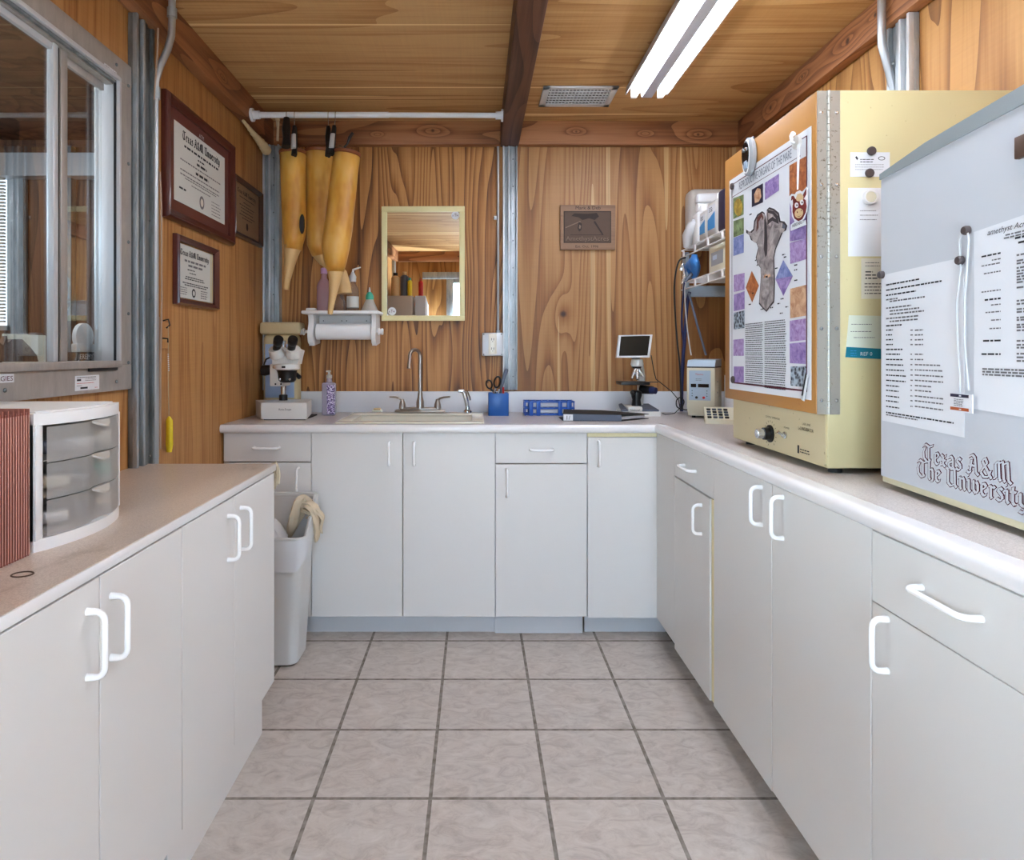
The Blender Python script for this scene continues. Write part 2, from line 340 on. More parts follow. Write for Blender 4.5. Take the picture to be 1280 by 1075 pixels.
# ---------------------------------------------------------------- mesh builder
class MB:
    def __init__(s): s.v=[]; s.f=[]; s.m=[]; s.s=[]
    def add(s, vs, fs, m, smooth=False):
        b = len(s.v); s.v += [V(p) for p in vs]
        for f in fs: s.f.append([i+b for i in f]); s.m.append(m); s.s.append(smooth)
        return s
    def box(s, x0,x1,y0,y1,z0,z1, m, bev=0.0, seg=2):
        if x0>x1: x0,x1=x1,x0
        if y0>y1: y0,y1=y1,y0
        if z0>z1: z0,z1=z1,z0
        bm = bmesh.new(); bmesh.ops.create_cube(bm, size=1)
        for v in bm.verts: v.co = V(((x0+x1)/2+v.co.x*(x1-x0), (y0+y1)/2+v.co.y*(y1-y0), (z0+z1)/2+v.co.z*(z1-z0)))
        if bev > 0:
            bev = min(bev, .49*min(x1-x0,y1-y0,z1-z0))
            bmesh.ops.bevel(bm, geom=list(bm.edges), offset=bev, segments=seg, profile=.5, affect='EDGES')
        s.frombm(bm, m, bev>0); return s
    def frombm(s, bm, m, smooth=False, mx=None):
        bm.verts.index_update(); vs=[(mx @ v.co) if mx else v.co.copy() for v in bm.verts]
        s.add(vs, [[v.index for v in f.verts] for f in bm.faces], m, smooth); bm.free()
    def tube(s, pts, r, m, n=12, caps=True, smooth=True, flat=(1,1), up=None):
        pts=[V(p) for p in pts]; k=len(pts)
        if not hasattr(r,'__len__'): r=[r]*k
        rings=[]; prev=None
        for i,p in enumerate(pts):
            t = (pts[min(i+1,k-1)]-pts[max(i-1,0)])
            t = t.normalized() if t.length>1e-9 else V((0,0,1))
            if prev is None:
                u = V(up) if up else (V((0,0,1)) if abs(t.z)<.9 else V((0,1,0)))
                a = u.cross(t).normalized()
            else:
                a = (prev - t*prev.dot(t))
                a = a.normalized() if a.length>1e-6 else prev
            b = t.cross(a).normalized(); prev=a
            rings.append([p+a*(math.cos(q*2*PI/n)*r[i]*flat[0])+b*(math.sin(q*2*PI/n)*r[i]*flat[1]) for q in range(n)])
        vs=[q for R in rings for q in R]; fs=[]
        for i in range(k-1):
            for q in range(n):
                fs.append([i*n+q, i*n+(q+1)%n, (i+1)*n+(q+1)%n, (i+1)*n+q])
        s.add(vs, fs, m, smooth)
        if caps: s.add(rings[0], [list(range(n))[::-1]], m); s.add(rings[-1], [list(range(n))], m)
        return s
    def cyl(s, p0, p1, r0, m, r1=None, n=24, caps=True):
        return s.tube([p0,p1], [r0, r0 if r1 is None else r1], m, n, caps)
    def lathe(s, prof, c, m, axis=(0,0,1), n=28, smooth=True):
        ax=V(axis).normalized(); u = ax.orthogonal().normalized(); w = ax.cross(u); c=V(c)
        vs=[]; fs=[]; k=len(prof)
        for (r,z) in prof:
            for q in range(n):
                a=q*2*PI/n; vs.append(c+ax*z+u*(r*math.cos(a))+w*(r*math.sin(a)))
        for i in range(k-1):
            for q in range(n): fs.append([i*n+q, i*n+(q+1)%n, (i+1)*n+(q+1)%n, (i+1)*n+q])
        if prof[0][0]>1e-6: fs.append(list(range(n))[::-1])
        if prof[-1][0]>1e-6: fs.append([ (k-1)*n+q for q in range(n)])
        s.add(vs, fs, m, smooth); return s
    def prism(s, pts, vec, m, smooth=False):
        pts=[V(p) for p in pts]; vec=V(vec); n=len(pts)
        s.add(pts+[p+vec for p in pts], [list(range(n))[::-1], list(range(n,2*n))]+[[i,(i+1)%n,n+(i+1)%n,n+i] for i in range(n)], m, smooth); return s
    def poly(s, pts, m): s.add(pts, [list(range(len(pts)))], m); return s
    def grid(s, f, nu, nv, m, smooth=True, closeu=False):
        vs=[V(f(i/(nu if closeu else nu-1), j/(nv-1))) for j in range(nv) for i in range(nu)]
        fs=[]
        for j in range(nv-1):
            for i in range(nu if closeu else nu-1):
                i2=(i+1)%nu; fs.append([j*nu+i, j*nu+i2, (j+1)*nu+i2, (j+1)*nu+i])
        s.add(vs, fs, m, smooth); return s
    def sphere(s, c, r, m, sc=(1,1,1), n=16):
        bm=bmesh.new(); bmesh.ops.create_uvsphere(bm,u_segments=n,v_segments=max(6,n//2),radius=r)
        s.frombm(bm, m, True, Matrix.Translation(V(c)) @ Matrix.Diagonal((*sc,1))); return s
    def xf(s, mx):
        s.v=[mx @ p for p in s.v]; return s
    def build(s, name, parent=None, origin=None, kind=None, fixn=True, **tags):
        if parent is not None and origin is None: org = V(parent['_o']) if '_o' in parent else V((0,0,0))
        elif origin is not None: org = V(origin)
        else:
            xs=[p.x for p in s.v]; ys=[p.y for p in s.v]; zs=[p.z for p in s.v]
            org = V(((min(xs)+max(xs))/2,(min(ys)+max(ys))/2,min(zs)))
        me=D.meshes.new(name); me.from_pydata([p-org for p in s.v],[],s.f)
        mats=[]
        for m in s.m:
            if m not in mats: mats.append(m)
        for m in mats: me.materials.append(M[m])
        idx={m:i for i,m in enumerate(mats)}
        me.polygons.foreach_set('material_index',[idx[m] for m in s.m])
        me.polygons.foreach_set('use_smooth',s.s)
        if fixn:
            bm=bmesh.new(); bm.from_mesh(me); bmesh.ops.recalc_face_normals(bm, faces=bm.faces); bm.to_mesh(me); bm.free()
        me.update()
        try: me.set_sharp_from_angle(angle=math.radians(38))
        except Exception: pass
        o=D.objects.new(name,me); COL.objects.link(o)
        if parent is not None: o.parent=parent
        else: o.location=org
        o['_o']=tuple(org) if parent is None else tuple(V(parent['_o']))
        if kind: o['kind']=kind
        for k,v in tags.items(): o[k]=v
        return o
def thing(name, label, cat, loc, group=None):
    o=D.objects.new(name,None); COL.objects.link(o); o.location=loc; o.empty_display_size=.05
    o['label']=label; o['category']=cat; o['_o']=tuple(loc)
    if group: o['group']=group
    return o
def tagged(o, label, cat, group=None):
    o['label']=label; o['category']=cat
    if group: o['group']=group
    return o
def dup(root, loc, label=None, rot=None):
    r=root.copy(); COL.objects.link(r); r.location=loc
    if label: r['label']=label
    if rot is not None: r.rotation_euler=rot
    for ch in list(root.children):
        c=ch.copy(); COL.objects.link(c); c.parent=r
        for g in list(ch.children):
            d=g.copy(); COL.objects.link(d); d.parent=c
    return r
# text outlines from the built-in font, as flat faces in the xy plane
_tc={}
def glyphs(txt):
    if txt in _tc: return _tc[txt]
    cu=D.curves.new('t','FONT'); cu.body=txt; cu.resolution_u=2; cu.size=1.0
    o=D.objects.new('t',cu); me=o.to_mesh()
    vs=[v.co.copy() for v in me.vertices]; fs=[list(p.vertices) for p in me.polygons]
    o.to_mesh_clear(); D.objects.remove(o); D.curves.remove(cu)
    w=max([v.x for v in vs] or [1])
    _tc[txt]=(vs,fs,w); return _tc[txt]
class Sheet:
    """a printed plane: O top-left corner, U rightwards, Dn downwards (unit vectors), N outwards"""
    def __init__(s, mb, O, U, Dn, lift=.0006):
        s.mb=mb; s.O=V(O); s.U=V(U).normalized(); s.D=V(Dn).normalized(); s.N=s.D.cross(s.U).normalized()*1.0; s.l=lift; s.k=0
    def p(s,u,v,h=None): return s.O+s.U*u+s.D*v+s.N*(s.l if h is None else h)
    def rect(s,u,v,w,h,m,lift=None):
        s.mb.poly([s.p(u,v,lift),s.p(u,v+h,lift),s.p(u+w,v+h,lift),s.p(u+w,v,lift)],m)
    def shape(s,pts,m,lift=None): s.mb.poly([s.p(a,b,lift) for a,b in pts],m)
    def text(s,txt,u,v,size,m,width=None,center=False,lift=None,slant=0):
        vs,fs,w=glyphs(txt); kx=size if width is None else width/w
        if center: u-=kx*w/2
        s.mb.add([s.p(u+(p.x+slant*p.y)*kx, v-p.y*size, lift) for p in vs],fs,m)
    def bars(s,u,v,w,n,dy,th,m,rag=.2,indent=0,lift=None,words=True):
        for i in range(n):
            L=w*(1-random.random()*rag); x=u+(indent if i else 0); y=v+i*dy
            if not words: s.rect(x,y,L,th,m,lift); continue
            while x<u+L:
                ww=th*random.uniform(1.5,5); ww=min(ww,u+L-x)
                if ww<=th*.3: break
                s.rect(x,y,ww,th,m,lift); x+=ww+th*.8
# broad-nib black letter
BL={'T':[[(.0,.78),(.2,.95),(.5,.84),(.78,.96)],[(.45,.84),(.45,.2),(.55,.08)],[(.2,.78),(.06,.5),(.1,.18),(.35,.0),(.62,.14)]],
'e':[[(.12,.52),(.12,.12),(.26,0),(.42,.12)],[(.12,.54),(.28,.62),(.4,.48),(.16,.3)]],
'x':[[(.06,.58),(.2,.5),(.2,.1),(.34,0)],[(.42,.6),(.3,.52)],[(.04,.05),(.18,.1)],[(.08,.32),(.38,.32)]],
'a':[[(.1,.52),(.25,.62),(.38,.5),(.38,.08),(.46,0)],[(.36,.36),(.12,.28),(.1,.1),(.22,0),(.36,.1)]],
's':[[(.38,.54),(.24,.62),(.12,.48),(.36,.26),(.36,.1),(.22,0),(.06,.08)]],
'A':[[(.0,.08),(.15,.0),(.25,.15)],[(.15,.82),(.35,.95),(.5,.82),(.56,.12),(.72,0)],[(.2,.15),(.3,.7)],[(.15,.42),(.52,.42)]],
'&':[[(.66,.38),(.52,.05),(.25,0),(.08,.2),(.25,.45),(.46,.7),(.34,.92),(.18,.75),(.7,.0)]],
'M':[[(.0,.05),(.15,.12),(.12,.75),(.28,.92)],[(.3,.9),(.34,.1),(.42,.02)],[(.34,.82),(.52,.95),(.58,.1),(.66,.02)],[(.58,.82),(.78,.95),(.84,.1),(.98,0)]],
'h':[[(.12,.98),(.12,.06),(.2,0)],[(.12,.5),(.3,.62),(.4,.48),(.4,.1),(.3,-.1)]],
'U':[[(.05,.92),(.18,.84),(.16,.15),(.35,0),(.58,.14)],[(.32,.88),(.6,.95),(.62,.1),(.74,0)]],
'n':[[(.04,.55),(.15,.6),(.15,.05),(.22,0)],[(.15,.48),(.3,.62),(.4,.5),(.4,.08),(.48,0)]],
'i':[[(.05,.55),(.15,.6),(.15,.08),(.25,0)],[(.1,.8),(.18,.86)]],
'v':[[(.05,.55),(.14,.62),(.14,.15),(.28,0),(.4,.15),(.4,.46),(.3,.6)]],
'r':[[(.05,.55),(.15,.6),(.15,.05),(.22,0)],[(.15,.45),(.28,.6),(.38,.52)]],
't':[[(.18,.82),(.15,.6),(.15,.1),(.26,0),(.36,.08)],[(.02,.58),(.34,.6)]],
'y':[[(.05,.55),(.14,.62),(.14,.15),(.28,.05),(.4,.12)],[(.4,.6),(.4,0),(.28,-.25),(.08,-.2)]]}
BW={'T':.8,'e':.5,'x':.48,'a':.52,'s':.46,'A':.76,'&':.8,'M':1.05,'h':.5,'U':.82,'n':.54,'i':.3,'v':.5,'r':.42,'t':.4,'y':.52,' ':.3}
def blackletter(sh, txt, u, v, size, m_out, m_in=None, nib=.13, width=None, sizex=None):
    tot=sum(BW[c] for c in txt); kx=(width/tot) if width else size
    nib_v=(nib*.75, nib*.6)
    def stroke(a,b,e,m,lift):
        (ax,ay),(bx,by)=a,b; dx,dy=bx-ax,by-ay; L=math.hypot(dx,dy) or 1
        ex,ey=dx/L*e,dy/L*e; ax-=ex; ay-=ey; bx+=ex; by+=ey
        nx,ny=nib_v[0]/2+e*.8, nib_v[1]/2+e*.8
        # thin direction guard: widen across the stroke
        wx,wy=-dy/L*(e+.03),dx/L*(e+.03)
        if wx*nx+wy*ny<0: wx,wy=-wx,-wy
        q=[(ax-nx-wx,ay-ny-wy),(ax+nx+wx,ay+ny+wy),(bx+nx+wx,by+ny+wy),(bx-nx-wx,by-ny-wy)]
        sh.shape([(u0+p[0]*kx, v-p[1]*size) for p in q], m, lift)
    for layer,(m,e,l) in enumerate([(m_out, .022 if m_in else 0.0, sh.l)]+([(m_in,0.0,sh.l*1.9)] if m_in else [])):
        u0=u
        for c in txt:
            for st in BL.get(c,[]):
                for a,b in zip(st,st[1:]): stroke(a,b,e,m,l)
            u0+=BW[c]*kx
# ================================================================ SETTING
def S(name, mb, **k): return mb.build(name, origin=(0,0,0), kind='structure', **k)
S('floor', MB().box(-3.65,XR+.05,-3.2,4.05,-.05,0,'tile'))
S('ceiling', MB().box(XL-.045,XR+.05,YR-.05,YB+.05,ZC,ZC+.04,'ply_ceiling'))
S('ceiling_next_room', MB().box(-3.65,XL-.045,-.95,4.05,ZC+.15,ZC+.19,'nextwall'))
b=MB().box(XL,.165,YB,YB+.04,0,ZC,'ply_back'); b.box(.165,XR+.05,YB,YB+.04,0,ZC,'ply_back2'); S('wall_back', b)
S('wall_right', MB().box(XR,XR+.045,YR,YB,0,ZC,'ply_right'))
WY0,WY1,WZ0,WZ1 = .70,1.93,1.185,2.045        # window opening in the left wall
b=MB(); x0,x1=XL-.045,XL
b.box(x0,x1,YR,WY0,0,ZC+.15,'ply_left'); b.box(x0,x1,WY1,YB,0,ZC+.15,'ply_left'); b.box(x0,x1,WY0,WY1,0,WZ0,'ply_left'); b.box(x0,x1,WY0,WY1,WZ1,ZC+.15,'ply_left')
b.box(x0-.004,x0,YR,WY0,0,ZC+.15,'nextwall'); b.box(x0-.004,x0,WY1,YB+.7,0,ZC+.15,'nextwall'); b.box(x0-.004,x0,WY0,WY1,0,WZ0,'nextwall'); b.box(x0-.004,x0,WY0,WY1,WZ1,ZC+.15,'nextwall')
S('wall_left', b)
# rear wall with a doorway to the porch
DX0,DX1,DZ=-.42,.62,2.06
b=MB(); b.box(XL,DX0,YR-.04,YR,0,ZC,'ply_right'); b.box(DX1,XR,YR-.04,YR,0,ZC,'ply_right'); b.box(DX0,DX1,YR-.04,YR,DZ,ZC,'ply_right'); S('wall_rear', b)
b=MB(); 
for xa,xb in ((DX0-.05,DX0+.03),(DX1-.03,DX1+.05)): b.box(xa,xb,YR-.05,YR+.02,0,DZ+.09,'galv',.004)
b.box(DX0-.33,DX1+.33,YR,YR+.025,DZ+.02,DZ+.1,'galv',.004); b.box(DX0+.03,DX1-.03,YR-.05,YR+.02,DZ-.03,DZ+.02,'galv',.004)
S('door_1', b)
# porch outside: ribbed metal roof and posts
b=MB()
for i in range(26):
    x=-1.3+i*.11; b.box(x,x+.05,-3.1,YR-.05,2.16,2.20,'corrug',.006); b.box(x+.05,x+.11,-3.1,YR-.05,2.185,2.2,'corrug')
b.box(-1.3,1.6,-3.1,-3.02,2.0,2.2,'galv'); b.box(-.62,-.54,-3.1,-3.02,0,2.1,'galv'); b.box(.9,.98,-3.1,-3.02,0,2.1,'galv'); b.box(-.3,-.25,-3.1,-3.05,0,2.1,'galv')
for i in range(26):
    x=-1.3+i*.11; b.box(x,x+.05,-3.2,-3.16,1.2,2.2,'corrug',.006); b.box(x+.05,x+.11,-3.19,-3.16,1.2,2.2,'corrug')
S('wall_porch', b)
S('floor_outside', MB().box(-14,14,-30,-3.2,-.08,-.03,'grass'))
# the room seen through the window
b=MB(); 
b.box(-3.65,-3.60,-.95,4.05,0,2.6,'nextwall'); b.box(-3.6,XL-.045,-.95,-.9,0,2.6,'nextwall')
b.box(-2.90,XL-.049,4.0,4.05,0,2.6,'nextwall'); b.box(-3.6,-3.5,4.0,4.05,0,2.6,'nextwall'); b.box(-3.5,-2.9,4.0,4.05,0,1.36,'nextwall'); b.box(-3.5,-2.9,4.0,4.05,2.34,2.6,'nextwall')
b.box(-2.88,-2.80,3.96,4.0,1.30,2.45,'galv'); b.box(-2.62,-2.50,3.95,4.0,0,2.5,'galv_dark')
b.box(-3.6,XL-.05,3.90,3.99,2.30,2.44,'alum_pale'); b.box(-3.6,XL-.05,1.9,2.0,2.46,2.55,'galv')
S('wall_next_room', b)
b=MB(); b.box(-3.5,-2.9,4.0,4.03,1.36,1.39,'alum_pale'); b.box(-3.5,-3.47,4.0,4.03,1.36,2.34,'alum_pale'); b.box(-2.93,-2.9,4.0,4.03,1.36,2.34,'alum_pale'); b.box(-3.5,-2.9,4.0,4.03,2.31,2.34,'alum_pale')
S('window_2', b)
# beams
S('trim_1', MB().box(XL+.055,.125,3.255,YB-.001,2.28,ZC,'beam_x',.003).box(.218,XR-.045,3.255,YB-.001,2.28,ZC,'beam_x',.003))
S('trim_2', MB().box(XL+.001,-1.03,YR+.045,YB-.001,2.283,ZC,'beam_y',.003))
S('trim_3', MB().box(1.335,XR-.001,YR+.045,YB-.001,2.283,ZC,'beam_y',.003))
S('trim_4', MB().box(.125,.218,YR+.045,YB-.001,2.28,ZC,'beam_dark',.003))
S('trim_5', MB().box(XL+.055,.125,YR+.001,YR+.045,2.283,ZC,'beam_x',.003).box(.218,XR-.045,YR+.001,YR+.045,2.283,ZC,'beam_x',.003))
def channel(x0,x1,y0,y1,z0,z1,ax,mm='galv'):
    """galvanised channel post with ribs, lying against a wall; ax = direction it faces"""
    b=MB(); 
    e='galv_highlight' if mm=='galv' else 'galv'  # ribs get a paler steel as painted highlights
    def bx_(u0,u1,d0,d1,m,bv=.001):
        # u along the post's width (0..1), d = depth out from its back face (0..1)
        if ax=='x+': b.box(x0+(x1-x0)*d0,x0+(x1-x0)*d1,y0+(y1-y0)*u0,y0+(y1-y0)*u1,z0,z1,m,bv)
        elif ax=='x-': b.box(x1-(x1-x0)*d0,x1-(x1-x0)*d1,y0+(y1-y0)*u0,y0+(y1-y0)*u1,z0,z1,m,bv)
        else: b.box(x0+(x1-x0)*u0,x0+(x1-x0)*u1,y1-(y1-y0)*d0,y1-(y1-y0)*d1,z0,z1,m,bv)
    bx_(0,1,0,.55,mm,.001); bx_(0,.10,.5,1,e); bx_(.36,.46,.5,1.0,e,.002); bx_(.46,.66,.5,.82,mm); bx_(.90,1,.5,.95,mm)
    for k in range(9):
        z=z0+(z1-z0)*(k+.5)/9
        if ax=='x+': b.cyl((x1-.001,(y0+y1)/2+.02,z),(x1+.002,(y0+y1)/2+.02,z),.004,'galv_dark',n=8)
        elif ax=='x-': b.cyl((x0+.001,(y0+y1)/2+.02,z),(x0-.002,(y0+y1)/2+.02,z),.004,'galv_dark',n=8)
        else: b.cyl(((x0+x1)/2+.015,y0+.001,z),((x0+x1)/2+.015,y0-.002,z),.004,'galv_dark',n=8)
    return b
S('trim_6', channel(XL+.001,-1.055,1.992,2.105,0,2.28,'x+','galv_dark'))
S('trim_7', channel(.137,.212,3.268,YB-.001,1.03,2.278,'y'))
S('trim_8', channel(1.345,XR-.001,1.99,2.10,0,2.28,'x-'))
b=channel(XL+.002,-1.00,3.245,YB-.001,1.03,2.278,'y'); S('trim_9', b)
S('trim_10', channel(XL+.001,-1.055,YR+.05,YR+.15,0,2.28,'x+'))
# window 1: sliding aluminium window in the left wall
w=thing('window_1','','window',(XL,1.3,1.1)); del w['label']; del w['category']; w['kind']='structure'
FX=-1.068; FXg=-1.10
b=MB(); fy0,fy1,fz0,fz1=.55,1.985,1.108,2.105; iy0,iy1,iz0,iz1=.70,1.912,1.197,2.032
b.box(XL,FX,fy0,fy1,fz0,iz0-.012,'alum',.002); b.box(XL,FX,fy0,fy1,iz1+.006,fz1,'alum',.002); b.box(XL,FX,iy1+.004,fy1,iz0-.012,iz1+.006,'alum',.002); b.box(XL,FX,fy0,iy0,iz0,iz1,'alum',.002)
# inner reveal, lighter strip and dark seal track
b.box(XL-.04,FX+.006,iy1-.004,iy1+.006,iz0-.006,iz1+.01,'alum_pale',.001)
b.box(XL-.04,FX+.006,iy0,iy1,iz1,iz1+.012,'alum_pale',.001); b.box(FX-.012,FX-.004,iy0,iy1,iz1-.008,iz1-.001,'galv_dark'); b.box(XL-.02,FX-.014,iy0,iy1,iz1-.012,iz1-.001,'alum')
b.box(XL-.04,FX+.010,iy0,iy1+.004,iz0-.020,iz0,'alum',.002)
b.box(FX-.010,FX-.004,iy1-.008,iy1-.004,iz0,iz1,'black')
for (y,z) in ((1.965,2.04),(1.965,1.80),(1.965,1.56),(1.965,1.34),(1.965,1.19),(1.90,1.135),(1.90,2.075),(1.45,1.135),(1.4,2.075),(1.0,2.075)):
    b.sphere((FX+.001,y,z),.0055,'galv_dark',(.7,1,1),10)
b.box(FX,FX+.006,1.76,1.90,1.168,1.182,'black',.002); b.box(FX,FX+.006,1.25,1.39,1.168,1.182,'black',.002)
b.build('window_frame', w)
b=MB(); b.box(FXg-.006,FXg+.012,1.648,1.668,iz0,iz1,'alum_pale',.002); b.box(FXg-.006,FXg+.006,1.671,1.680,iz0,iz1,'black'); b.box(FXg-.012,FXg+.008,1.684,1.713,iz0,iz1,'alum',.003)
b.box(FXg-.004,FXg+.008,iy0,1.65,iz1-.03,iz1-.012,'alum_pale',.002); b.box(FXg-.016,FXg-.004,1.7,iy1-.012,iz1-.034,iz1-.012,'alum',.002)
b.build('sash', w)
MB().box(FXg-.001,FXg+.001,iy0,1.65,iz0+.001,iz1-.02,'pane').build('pane', w)
MB().box(FXg-.013,FXg-.011,1.70,iy1-.012,iz0+.001,iz1-.02,'pane').build('pane', w)
# a pale stile of the far frame, seen through the right pane
b=MB(); b.box(XL-.07,XL-.048,1.935,2.0,iz0-.01,iz1,'alum_pale',.003); b.box(XL-.07,XL-.048,.6,2.0,iz0-.04,iz0-.012,'alum_pale',.002); b.build('outer_stile', w)

# ---------------------------------------------------------------- baseless small structure: blinds
r=thing('window_blind','grey slatted blind hanging in the window of the room beyond the glass','blind',(-3.2,3.96,1.4))
b=MB()
for k in range(44): 
    z=1.41+k*.021; b.box(-3.47,-2.92,3.955,3.975,z,z+.010,'blind')
b.build('slats', r); MB().box(-3.48,-2.91,3.945,3.985,2.34,2.37,'alum_pale',.003).build('headrail', r)

# ================================================================ CASEWORK
def pull(p0,p1,out,name='handle',parent=None,r=.0055,h=.030):
    """D-shaped plastic pull from p0 to p1, standing out along 'out'"""
    p0=V(p0); p1=V(p1); o=V(out).normalized(); d=(p1-p0).normalized(); c=.016
    pts=[p0]
    pts+= [p0+o*(h-c)]
    for k in range(1,5):
        a=k/4*PI/2; pts.append(p0+o*(h-c+c*math.sin(a))+d*(c-c*math.cos(a)))
    for k in range(0,4):
        a=k/4*PI/2; pts.append(p1+o*(h-c+c*math.cos(a))-d*(c-c*math.sin(a)))
    pts+=[p1+o*(h-c),p1]
    b=MB().tube(pts,[r*1.25,r*1.05]+[r]*(len(pts)-4)+[r*1.05,r*1.25],'handle',n=10)
    return b.build(name,parent)
def front(parent, kind, plane, a0,a1,z0,z1, at, out, hand=None):
    """door or drawer front. plane 'y' (faces -y) or 'x+'/'x-'; a0..a1 along the face; hand=((a,z),(a,z))"""
    g=.0015; t=.018; b=MB()
    if plane=='y': b.box(a0+g,a1-g,at,at+t,z0,z1,'lam',.0012,1)
    elif plane=='x-': b.box(at,at+t,a0+g,a1-g,z0,z1,'lam',.0012,1)
    else: b.box(at-t,at,a0+g,a1-g,z0,z1,'lam',.0012,1)
    o=b.build(kind,parent)
    if hand:
        (u0,w0),(u1,w1)=hand
        P=(lambda u,w: (u,at,w)) if plane=='y' else (lambda u,w:(at,u,w))
        pull(P(u0,w0),P(u1,w1),out,parent=o)
    return o
def carcass(parent, x0,x1,y0,y1,z0,z1, open_axis, toe=None, m='inside', edge='lam_cool'):
    t=.016; b=MB()
    if open_axis=='y':
        b.box(x0,x0+t,y0,y1,z0,z1,edge); b.box(x1-t,x1,y0,y1,z0,z1,edge); b.box(x0+t,x1-t,y0,y1,z0,z0+t,m); b.box(x0+t,x1-t,y1-.006,y1,z0+t,z1,m)
    else:
        b.box(x0,x1,y0,y0+t,z0,z1,edge); b.box(x0,x1,y1-t,y1,z0,z1,edge); b.box(x0,x1,y0+t,y1-t,z0,z0+t,m)
        if open_axis=='x-': b.box(x1-.006,x1,y0+t,y1-t,z0+t,z1,m)
        else: b.box(x0,x0+.006,y0+t,y1-t,z0+t,z1,m)
    return b.build('body',parent)
YD=2.73; ZD0,ZD1=.094,.879; out=(0,-1,0)
def bx(px): return (px-595)*YD/F_
def bz(py): return H-(py-441)*YD/F_
ug='base cabinets along the back wall'
# A: drawer over door (left corner)
xa,xb=XL+.003,bx(389)
c=thing('base_cabinet','white base cabinet with one drawer over a door, behind the waste bin','cabinet',((xa+xb)/2,3.0,0),ug)
carcass(c,xa,xb,YD+.02,YB-.004,ZD0,ZD1-.002,'y'); MB().box(xa,xb,2.80,2.816,0,ZD0,'lam_cool').build('toe_kick',c)
front(c,'drawer','y',xa+.004,xb,bz(577),ZD1,YD,out,((bx(318),bz(559.5)),(bx(349),bz(559.5))))
front(c,'door','y',xa+.004,xb,ZD0,bz(578.3),YD,out,((bx(373),bz(585)),(bx(373),bz(618))))
# B: double door sink base
xb2=bx(619)
c=thing('sink_cabinet','wide white two-door cabinet under the sink','cabinet',((xb+xb2)/2,3.0,0),ug)
carcass(c,xb,xb2,YD+.02,YB-.004,ZD0,ZD1-.002,'y'); MB().box(xb,xb2,2.80,2.816,0,ZD0,'lam_cool').build('toe_kick',c)
front(c,'door','y',xb,bx(503.5),ZD0,ZD1,YD,out,((bx(487),bz(553)),(bx(487),bz(581))))
front(c,'door','y',bx(503.5),xb2,ZD0,ZD1,YD,out,((bx(518),bz(553)),(bx(518),bz(581))))
# C: drawer over door
xc=bx(734)
c=thing('base_cabinet','white base cabinet with one drawer over a door, right of the sink','cabinet',((xb2+xc)/2,3.0,0),ug)
carcass(c,xb2,xc,YD+.02,YB-.004,ZD0,ZD1-.002,'y'); MB().box(xb2,bx(731),2.785,2.80,-.0,ZD0,'lam_cool').build('toe_kick',c)
front(c,'drawer','y',xb2,xc,bz(579),ZD1,YD,out,((bx(663),bz(562)),(bx(691),bz(562))))
front(c,'door','y',xb2,xc,ZD0,bz(580.3),YD,out,((bx(633.5),bz(587)),(bx(633.5),bz(620))))
# D: corner cabinet
xd=.776
c=thing('corner_cabinet','narrow white corner cabinet with one tall door, under the binder','cabinet',((xc+xd)/2,3.0,0),ug)
carcass(c,xc,XR-.004,YD+.02,YB-.004,ZD0,ZD1-.002,'y'); b=MB().box(xc,xd+.07,2.80,2.816,0,ZD0-.006,'lam_cool'); b.build('toe_kick',c)
front(c,'door','y',xc,xd-.003,ZD0-.003,bz(546.5),YD-.004,out,((bx(748),bz(551)),(bx(748),bz(582))))
MB().box(xc+.002,xd-.004,YD+.004,YD+.016,bz(546),ZD1,'cream_edge').build('cream_rail',c)
# right run, doors face -x
XD=.77; ZR0,ZR1=.081,.877; o_=(-1,0,0)
rg='base cabinets under the right worktop'
def ry(px): return XD*F_/(px-595)
def runit(name,label,y0,y1):
    c=thing(name,label,'cabinet',((XD+XR)/2,(y0+y1)/2,0),rg)
    carcass(c,XD+.02,XR-.004,y0,y1,ZR0,ZR1-.002,'x-'); MB().box(.84,.856,y0,y1,0,ZR0,'lam_cool').build('toe_kick',c); return c
y1,y0=2.726,2.484
c=thing('filler_panel','plain white filler panel in the inside corner of the worktops','panel',(XD,(y0+y1)/2,0))
MB().box(XD,XD+.018,y0+.001,y1,.091,ZR1,'lam',.001,1).build('panel',c); MB().box(.84,.856,y0,y1+.06,0,.09,'lam_cool').build('toe_kick',c)
y1=y0; y0=2.074
c=runit('base_cabinet','white base cabinet on the right run whose narrow door shows a cream edge strip',y0,y1)
front(c,'drawer','x-',y0,y1,.745,ZR1,XD,o_,((2.36,.805),(2.24,.805)))
front(c,'door','x-',y0+.035,y1,ZR0-.008,.739,XD,o_,((2.185,.70),(2.185,.602)))
MB().box(XD+.006,XD+.018,y0+.001,y0+.034,ZR0-.004,.739,'cream_edge').build('cream_edge_strip',c)
y1=y0; y0=1.246; ym=1.665
c=runit('base_cabinet','white double-door base cabinet below the front of the incubator',y0,y1)
front(c,'door','x-',ym+.001,y1,ZR0-.004,ZR1,XD,o_,((1.725,.858),(1.725,.758)))
front(c,'door','x-',y0,ym-.001,ZR0,ZR1,XD,o_,((1.605,.858),(1.605,.755)))
MB().box(XD+.006,XD+.019,ym-.003,ym+.003,ZR0,ZR1,'cream_edge').build('cream_edge_strip',c)
y1=y0; y0=.83
c=runit('base_cabinet','white base cabinet with drawer over door at the right edge, below the white refrigerator',y0,y1)
front(c,'drawer','x-',y0,y1,.739,ZR1-.002,XD,o_,((1.105,.815),(.975,.815)))
front(c,'door','x-',y0,y1,ZR0,.7375,XD,o_,((1.197,.722),(1.197,.625)))
